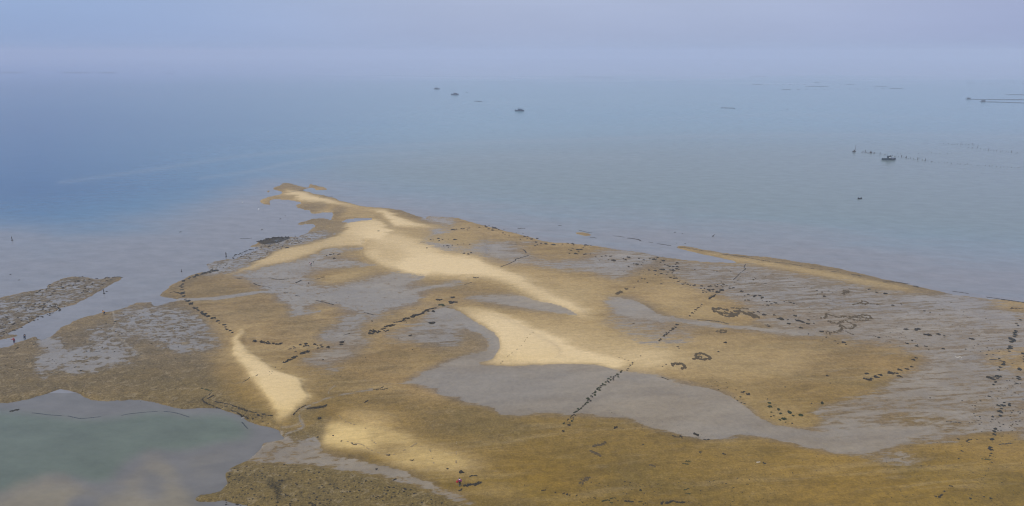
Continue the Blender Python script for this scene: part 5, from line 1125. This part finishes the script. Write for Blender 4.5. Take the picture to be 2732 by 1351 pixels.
# ---- boats
def loft_hull(L_, B, H, sheer=.5, n=14):
    v = []; f = []; m = 7
    for i in range(n+1):
        u = i/n; x = (u-.5)*L_
        wdt = B/2*(min(1, (u*6)**.6) if u < .17 else 1)*(1-max(0, (u-.62)/.38)**2.2)
        wdt = max(wdt, .03)
        top = H*(1+sheer*max(0, (u-.5)/.5)**2+.12*max(0, (.25-u)/.25))
        for j in range(m):
            a = (j/(m-1)-.5)*math.pi
            y = math.sin(a)*wdt; z = -.35+(top+.35)*(1-math.cos(a)**.6)
            v.append((x+(.05*L_*(top/H-1) if u > .9 else 0), y, z))
    for i in range(n):
        for j in range(m-1): f.append((i*m+j, (i+1)*m+j, (i+1)*m+j+1, i*m+j+1))
    f.append(tuple(j for j in range(m))); f.append(tuple(n*m+j for j in range(m))[::-1])
    return v, f
def fishing_boat(t, x, y, L_, rz, hull, cab, lab, awning=True, wid=.28, style='wheelhouse'):
    (px, py), = T(t, [(x, y)]); p = ground_point(px, py, True)
    root = empty('fishing_boat', p, rz)
    B = L_*wid; H = L_*.11
    v, f = loft_hull(L_, B, H); hb = mesh_obj('hull', v, f, hull, root)
    so_ = hb.modifiers.new('s', 'SOLIDIFY'); so_.thickness = .12
    MB().box((-L_*.03, 0, H*.72), (L_*.80, B*.82, .12)).build('deck', MT['deck'], root)
    MB().tube([(L_*.5, 0, H*1.5), (L_*.3, B*.42, H*1.16), (0, B*.5, H*1.03), (-L_*.3, B*.5, H*1.03), (-L_*.49, B*.44, H*1.1)], .07).tube([(L_*.5, 0, H*1.5), (L_*.3, -B*.42, H*1.16), (0, -B*.5, H*1.03), (-L_*.3, -B*.5, H*1.03), (-L_*.49, -B*.44, H*1.1)], .07).build('gunwale', hull, root)
    ch = L_*.15
    if style == 'wheelhouse':
        c = MB().box((-L_*.05, 0, H*.8+ch/2), (L_*.50, B*.62, ch), 0, .96).build('cabin', cab, root)
        for k in range(5):
            for s_ in (-1, 1):
                MB().box((-L_*.26+k*L_*.105, s_*B*.305, H*.8+ch*.62), (L_*.06, .06, ch*.38)).build('window', MT['glass'], c)
        MB().box((L_*.203, 0, H*.8+ch*.62), (.06, B*.45, ch*.36)).build('windscreen', MT['glass'], c)
        MB().box((-L_*.06, 0, H*.8+ch+.1), (L_*.58, B*.74, .16)).build('roof', hull, root)
        if awning:
            a = MB().box((-L_*.40, 0, H*.8+ch*.95), (L_*.16, B*.7, .1))
            for sx in (-.47, -.34):
                for sy in (-1, 1): a.tube([(L_*sx, sy*B*.33, H*.7), (L_*sx, sy*B*.33, H*.8+ch*.95)], .05)
            a.build('awning', MT['deck'], root)
    else:
        c = MB().box((L_*.02, 0, H*.8+ch*.65), (L_*.22, B*.7, ch*1.3)).build('cabin', cab, root)
        for s_ in (-1, 1):
            MB().box((L_*.02, s_*B*.352, H*.8+ch*.75), (L_*.12, .06, ch*.45)).build('window', MT['white'], c)
        MB().box((L_*.02, 0, H*.8+ch*1.36), (L_*.26, B*.84, .18)).build('roof', hull, root)
        ld = MB().lump((L_*.29, 0, H*.75), L_*.12, B*.32, ch*.75, 0, R, 9, 4, .12); ld.build('cargo_cover', MT['tarp'], root, True)
    MB().tube([(L_*.1, 0, H*.8+ch), (L_*.1, 0, H*.8+ch*2.1)], .06).tube([(L_*.1-.6, 0, H*.8+ch*1.8), (L_*.1+.6, 0, H*.8+ch*1.8)], .04).build('mast', WD, root)
    tag(root, lab, 'boat')
    return root
fishing_boat('U', 1843, 752, 11.5, math.pi, MT['hullblue'], MT['cabin'], 'blue boat with long windowed cabin in the middle of the sea')
fishing_boat('U', 733, 474, 13.0, math.pi, MT['hullblue'], MT['cabindark'], 'dark boat with a low bow farther out left of the blue boat')
fishing_boat('U', 420, 376, 11.5, 0, MT['hullgrey'], MT['cabindark'], 'smallest far boat at the upper left of the other two', False)
fishing_boat('Q', 1456, 766, 9.2, math.pi*0, MT['hullteal'], MT['cabindark'], 'teal work barge with a boxy hut and a tarped load moored at right', False, .30, 'hut')
def skiff(t, x, y, L_, rz, lab):
    (px, py), = T(t, [(x, y)]); p = ground_point(px, py, True)
    root = empty('skiff', p, rz)
    v, f = loft_hull(L_, L_*.34, L_*.12, .4); hb = mesh_obj('hull', v, f, MT['hullgrey'], root)
    s_ = hb.modifiers.new('s', 'SOLIDIFY'); s_.thickness = .06
    for u in (-.22, .1): MB().box((L_*u, 0, L_*.095), (.3, L_*.28, .06)).build('thwart', WD, root)
    MB().box((-L_*.5, 0, L_*.17), (.35, .35, .6)).build('outboard_motor', MT['black'], root)
    tag(root, lab, 'boat'); return root
TILE['V'] = (2200, 370, 6.707)
skiff('V', 633, 1078, 3.0, .5, 'tiny dark skiff alone on the water under the moored barge')
skiff('U', 942, 434, 3.4, .2, 'tiny far skiff to the right of the dark far boats')

# ---- people
def skin_mesh(name, pts, edges, radii, mat, parent, sub=1):
    me = bpy.data.meshes.new(name); me.from_pydata(pts, edges, []); me.update(); me.materials.append(mat)
    o = bpy.data.objects.new(name, me); COL.objects.link(o); o.parent = parent
    m_ = o.modifiers.new('skin', 'SKIN'); m_.use_smooth_shade = True
    for i, r_ in enumerate(radii):
        rx, ry = r_ if isinstance(r_, tuple) else (r_, r_)
        me.skin_vertices[0].data[i].radius = (rx, ry)
    me.skin_vertices[0].data[0].use_root = True
    if sub:
        s_ = o.modifiers.new('sub', 'SUBSURF'); s_.levels = sub; s_.render_levels = sub
    return o
def person(px, py, rz, lab, jacket, trousers, boots, pose='walk', hat=None, scarf=None, water=False, H=1.65):
    root = empty('person', ground_point(px, py, water), rz)
    k = H/1.70
    J = dict(pel=(0, 0, .93), sp=(0, 0, 1.12), ch=(0, 0, 1.34), nk=(0, 0, 1.47), hd=(0, .01, 1.58), top=(0, .01, 1.69),
             sL=(.19, 0, 1.40), eL=(.25, -.04, 1.13), wL=(.26, .05, .90), sR=(-.19, 0, 1.40), eR=(-.25, -.04, 1.13), wR=(-.26, .05, .90),
             hL=(.10, 0, .90), kL=(.11, .04, .49), aL=(.11, 0, .09), tL=(.11, .17, .03), hR=(-.10, 0, .90), kR=(-.11, .04, .49), aR=(-.11, 0, .09), tR=(-.11, .17, .03))
    if pose == 'walk':
        J.update(kL=(.10, .16, .50), aL=(.10, .20, .09), tL=(.10, .37, .04), kR=(-.10, -.02, .50), aR=(-.10, -.22, .14), tR=(-.10, -.07, .04),
                 eR=(-.27, .10, 1.15), wR=(-.33, .22, 1.00), eL=(.29, -.12, 1.15), wL=(.31, -.06, .92))
    if pose == 'stoop':
        J.update(pel=(0, -.08, .88), sp=(0, .04, 1.05), ch=(0, .22, 1.18), nk=(0, .33, 1.24), hd=(0, .42, 1.30), top=(0, .50, 1.36),
                 sL=(.19, .25, 1.20), eL=(.24, .36, .95), wL=(.18, .46, .74), sR=(-.19, .25, 1.20), eR=(-.24, .36, .95), wR=(-.18, .46, .74),
                 hL=(.11, -.08, .85), hR=(-.11, -.08, .85), kL=(.16, .06, .47), kR=(-.16, .06, .47), aL=(.17, -.02, .09), aR=(-.17, -.02, .09), tL=(.18, .15, .03), tR=(-.18, .15, .03))
    if pose == 'point':
        J.update(eR=(-.44, .08, 1.36), wR=(-.68, .14, 1.38))
    names = list(J); P = [tuple(c*k for c in J[n]) for n in names]; ix = {n: i for i, n in enumerate(names)}
    RD = dict(pel=(.14, .11), sp=(.12, .10), ch=(.15, .10), nk=.055, hd=(.085, .10), top=(.06, .07), sL=.062, eL=.045, wL=.028, sR=.062, eR=.045, wR=.028,
              hL=.09, kL=.058, aL=.038, tL=.032, hR=.09, kR=.058, aR=.038, tR=.032)
    rad = [RD[n] for n in names]
    E = [('pel','sp'),('sp','ch'),('ch','nk'),('nk','hd'),('hd','top'),('ch','sL'),('sL','eL'),('eL','wL'),('ch','sR'),('sR','eR'),('eR','wR'),
         ('pel','hL'),('hL','kL'),('kL','aL'),('aL','tL'),('pel','hR'),('hR','kR'),('kR','aR'),('aR','tR')]
    EE = [(ix[a], ix[b]) for a, b in E]
    for s_, w_, e_ in ((1, 'wL', 'eL'), (-1, 'wR', 'eR')):          # palms, four fingers and thumb
        w = Vector(P[ix[w_]]); d = (w-Vector(P[ix[e_]])).normalized()
        side = Vector((0, 1, 0)).cross(d); side = side.normalized() if side.length > .1 else Vector((1, 0, 0))
        fw = d.cross(side)
        P.append(tuple(w+d*.07)); rad.append((.036, .018)); pi_ = len(P)-1; EE.append((ix[w_], pi_))
        for q, ln in enumerate((.075, .088, .082, .062)):
            b = w+d*.085+fw*(q-1.5)*.021
            P.append(tuple(b)); rad.append(.010); EE.append((pi_, len(P)-1))
            P.append(tuple(b+d*ln*.6+side*.012*s_)); rad.append(.009); EE.append((len(P)-2, len(P)-1))
            P.append(tuple(b+d*ln*.9+side*.035*s_)); rad.append(.007); EE.append((len(P)-2, len(P)-1))
        P.append(tuple(w+d*.05+fw*.045)); rad.append(.011); EE.append((pi_, len(P)-1))
        P.append(tuple(w+d*.09+fw*.065)); rad.append(.009); EE.append((len(P)-2, len(P)-1))
    hd = Vector(P[ix['hd']]); tp = Vector(P[ix['top']]); upv = (tp-hd).normalized(); fwd_ = Vector((1, 0, 0)).cross(upv)*-1
    if fwd_.y < 0: fwd_ = -fwd_
    nose = hd+fwd_*.115; P.append(tuple(nose)); rad.append(.014); EE.append((ix['hd'], len(P)-1))
    body = skin_mesh('body', P, EE, rad, MT['skin'], root)
    def sub_skin(name, keys, edges, f, mat, par=root, ends={}):
        idx = {n: i for i, n in enumerate(keys)}
        pts = [tuple(c*k for c in (ends.get(n) or J[n])) for n in keys]
        rr_ = []
        for n in keys:
            r_ = RD[n]; rr_.append(tuple(c+f for c in r_) if isinstance(r_, tuple) else r_+f)
        return skin_mesh(name, pts, [(idx[a], idx[b]) for a, b in edges], rr_, mat, par)
    sub_skin('jacket', ['pel','sp','ch','sL','eL','wL','sR','eR','wR'], [('pel','sp'),('sp','ch'),('ch','sL'),('sL','eL'),('eL','wL'),('ch','sR'),('sR','eR'),('eR','wR')], .028, jacket)
    sub_skin('trousers', ['pel','hL','kL','aL','hR','kR','aR'], [('pel','hL'),('hL','kL'),('kL','aL'),('pel','hR'),('hR','kR'),('kR','aR')], .022, trousers)
    for a_, k_, t_ in (('aL', 'kL', 'tL'), ('aR', 'kR', 'tR')):
        A_, K_, T_ = (Vector(J[n])*k for n in (a_, k_, t_))
        skin_mesh('boot', [tuple(A_.lerp(K_, .55)), tuple(A_), tuple(T_)], [(0, 1), (1, 2)], [.075, .065, .055], boots, root)
    for s_ in (-1, 1):
        e_ = hd+fwd_*.098+Vector((.034*s_, 0, 0))+upv*.015
        MB().lump((0, 0, 0), .012, .012, .010, 0, R, 6, 2, 0).build('eye', MT['black'], body, True, e_)
    MB().box((0, 0, 0), (.05, .012, .010)).build('mouth', MT['redc'], body, False, hd+fwd_*.100-upv*.055)
    hr = MB(); c_ = hd+upv*.035-fwd_*.02
    n = 10
    v = []; f = []
    for j in range(6):
        a = j/5*math.pi/2*1.0-.25
        for q in range(n):
            g = 2*math.pi*q/n; o_ = Vector((1, 0, 0))*math.cos(g)*.112*math.cos(a)+fwd_*math.sin(g)*.122*math.cos(a)+upv*(math.sin(a)*.125)
            v.append(c_+o_)
    for j in range(5):
        for q in range(n): f.append((j*n+q, j*n+(q+1) % n, (j+1)*n+(q+1) % n, (j+1)*n+q))
    hr.add(v, f).build('hair', MT['hair'], root, True)
    if hat:
        h_ = MB(); v = []; f = []
        for r_, z in ((.24, .05), (.13, .08), (.12, .17), (.03, .20)):
            for q in range(12): g = 2*math.pi*q/12; v.append(hd+Vector((1, 0, 0))*math.cos(g)*r_+fwd_*math.sin(g)*r_+upv*z)
        for j in range(3):
            for q in range(12): f.append((j*12+q, j*12+(q+1) % 12, (j+1)*12+(q+1) % 12, (j+1)*12+q))
        f.append(tuple(36+q for q in range(12)))
        h_.add(v, f).build('hat', hat, root, True)
    if scarf:
        a = Vector(J['sL'])*k; b = Vector(J['sR'])*k; c = Vector(J['nk'])*k
        skin_mesh('shawl', [tuple(a+Vector((.01, 0, -.02))), tuple(c-Vector((0, 0, .05))), tuple(b+Vector((-.01, 0, -.02)))], [(0, 1), (1, 2)], [.10, (.15, .13), .10], scarf, root)
    tag(root, lab, 'person')
    root.scale = (1, 1, 1)
    return root, {n: root.matrix_basis @ (Vector(J[n])*k) for n in J}
def S_(t, x, y): return T(t, [(x, y)])[0]
TILE['W'] = (1150, 1230, 12.74); TILE['X'] = (0, 820, 7.806); TILE['Y'] = (650, 570, 7.963)
x, y = S_('W', 980, 925)
p1, j1 = person(x, y, math.pi*.03, 'person in a magenta jacket with a white shawl walking with a red bag', MT['magenta'], MT['black'], MT['teal'], 'walk', None, MT['white'])
# the bag hangs from the right hand
wr = j1['wR']; bag = empty('bag', wr+Vector((-.10, .05, -.42)))
m = MB(); v = []; f = []; n = 12
for r_, z in ((.10, 0), (.19, .05), (.22, .16), (.20, .28), (.17, .34)):
    for q in range(n): g = 2*math.pi*q/n; v.append((r_*math.cos(g), r_*.7*math.sin(g), z))
for j in range(4):
    for q in range(n): f.append((j*n+q, j*n+(q+1) % n, (j+1)*n+(q+1) % n, (j+1)*n+q))
f.append(tuple(range(n))[::-1]); f.append(tuple(4*n+q for q in range(n)))
m.add(v, f).build('pouch', MT['bagred'], bag, True)
MB().tube([(-.15, 0, .33), (-.08, 0, .42), (.06, -.03, .46), (.13, 0, .42), (.15, 0, .33)], .012).build('handle', MT['bagred'], bag)
tag(bag, 'red bag in the hand of the person in the magenta jacket', 'bag')
x, y = S_('X', 308, 775)
person(x, y, .9, 'person in red standing at the left stream with one arm out', MT['redc'], MT['violet'], MT['redc'], 'point', MT['redc'], H=1.62)
x, y = S_('X', 527, 700)
person(x, y, .4, 'person in dark navy clothes bending beside the left stream', MT['navy'], MT['navy'], MT['teal'], 'stoop', MT['navy'])
x, y = S_('X', 2182, 180)
person(x, y, 1.2, 'person in orange stooping on the bank of the left stream', MT['orange'], MT['navy'], MT['black'], 'stoop', None, MT['orange'])
x, y = S_('Y', 1436, 1128)
person(x, y, 2.4, 'person in a pale pink top and black trousers bending on the rippled flat', MT['pink'], MT['black'], MT['black'], 'stoop', None, MT['pink'])
def bucket(p, lab, mat):
    root = empty('bucket', p); v = []; f = []; n = 12
    for r_, z in ((.12, 0), (.16, .30), (.145, .30), (.11, .03)):
        for q in range(n): g = 2*math.pi*q/n; v.append((r_*math.cos(g), r_*math.sin(g), z))
    for j in range(3):
        for q in range(n): f.append((j*n+q, j*n+(q+1) % n, (j+1)*n+(q+1) % n, (j+1)*n+q))
    f.append(tuple(range(n))[::-1]); f.append(tuple(3*n+q for q in range(n)))
    MB().add(v, f).build('pail', mat, root, True)
    MB().tube([(-.155, 0, .3), (-.1, .06, .42), (0, .08, .46), (.1, .06, .42), (.155, 0, .3)], .008).build('handle', MT['rope'], root)
    tag(root, lab, 'bucket')
x, y = S_('Y', 1482, 1056); bucket(ground_point(x, y), 'dark bucket on the flat behind the pink topped person', MT['hullgrey'])

# ---- footprints: shallow pressed pits with raised rims along the walking lines
FP = MB(); r = random.Random(3)
def steps(t, pts, n=40, w=.34):
    P = smooth(T(t, pts), False); G = [ground_point(a, b) for a, b in P]
    for i in range(len(G)-1):
        a, b = G[i], G[i+1]; L_ = (b-a).length; c = int(L_/1.3)+(1 if r.random() < .4 else 0)
        ang = math.atan2(b.y-a.y, b.x-a.x)
        for k in range(c):
            q = a.lerp(b, (k+.5)/c)+Vector((-math.sin(ang), math.cos(ang), 0))*(.12 if k % 2 else -.12)
            FP.lump(q+Vector((0, 0, .03)), w*r.uniform(.8, 1.3), w*.6, .05, ang, r, 6, 2, .25)
for t, pts in [('G', [(1430,850),(1480,830),(1560,790),(1620,755)]), ('G', [(1380,855),(1300,840),(1220,810),(1160,770),(1100,760),(1020,740)]), ('G', [(970,520),(1010,560),(1080,590),(1150,610),(1200,630)]),
               ('G', [(1250,730),(1300,770),(1350,800)]), ('G', [(1970,740),(1968,820),(1966,900),(1965,950)]), ('G', [(1740,800),(1760,860),(1780,940)]),
               ('H', [(745,715),(790,680),(850,640),(920,590),(960,530),(1000,480),(1040,450)]), ('H', [(1690,640),(1850,690)])]:
    steps(t, pts, w=.26)
fo = FP.build('footprints', simple_mat('pressed_sand', (.36, .26, .13), .9, .25)); fo['kind'] = 'stuff'; fo['label'] = 'fine lines of footprints across the dry sand'


# ------------------------------------------------------------------ haze
hm = bpy.data.materials.new('haze'); hm.use_nodes = True
nt = hm.node_tree
for n in list(nt.nodes): nt.nodes.remove(n)
ho = nt.nodes.new('ShaderNodeOutputMaterial'); hv = nt.nodes.new('ShaderNodeVolumePrincipled')
hv.inputs['Color'].default_value = (0.735, 0.790, 0.935, 1); hv.inputs['Density'].default_value = 0.00041
nt.links.new(hv.outputs[0], ho.inputs['Volume'])
xs, ys = (-9000, 9000), (-600, 9000)
zs = (-1.8, CAM_H+20)
v = [(x, y, z) for x in xs for y in ys for z in zs]
f = [(0,1,3,2),(4,6,7,5),(0,4,5,1),(2,3,7,6),(0,2,6,4),(1,5,7,3)]
me = bpy.data.meshes.new('haze'); me.from_pydata(v, [], f); me.materials.append(hm)
haze = bpy.data.objects.new('haze', me); COL.objects.link(haze); haze['kind'] = 'stuff'; haze['label'] = 'blue grey sea haze over the flats'
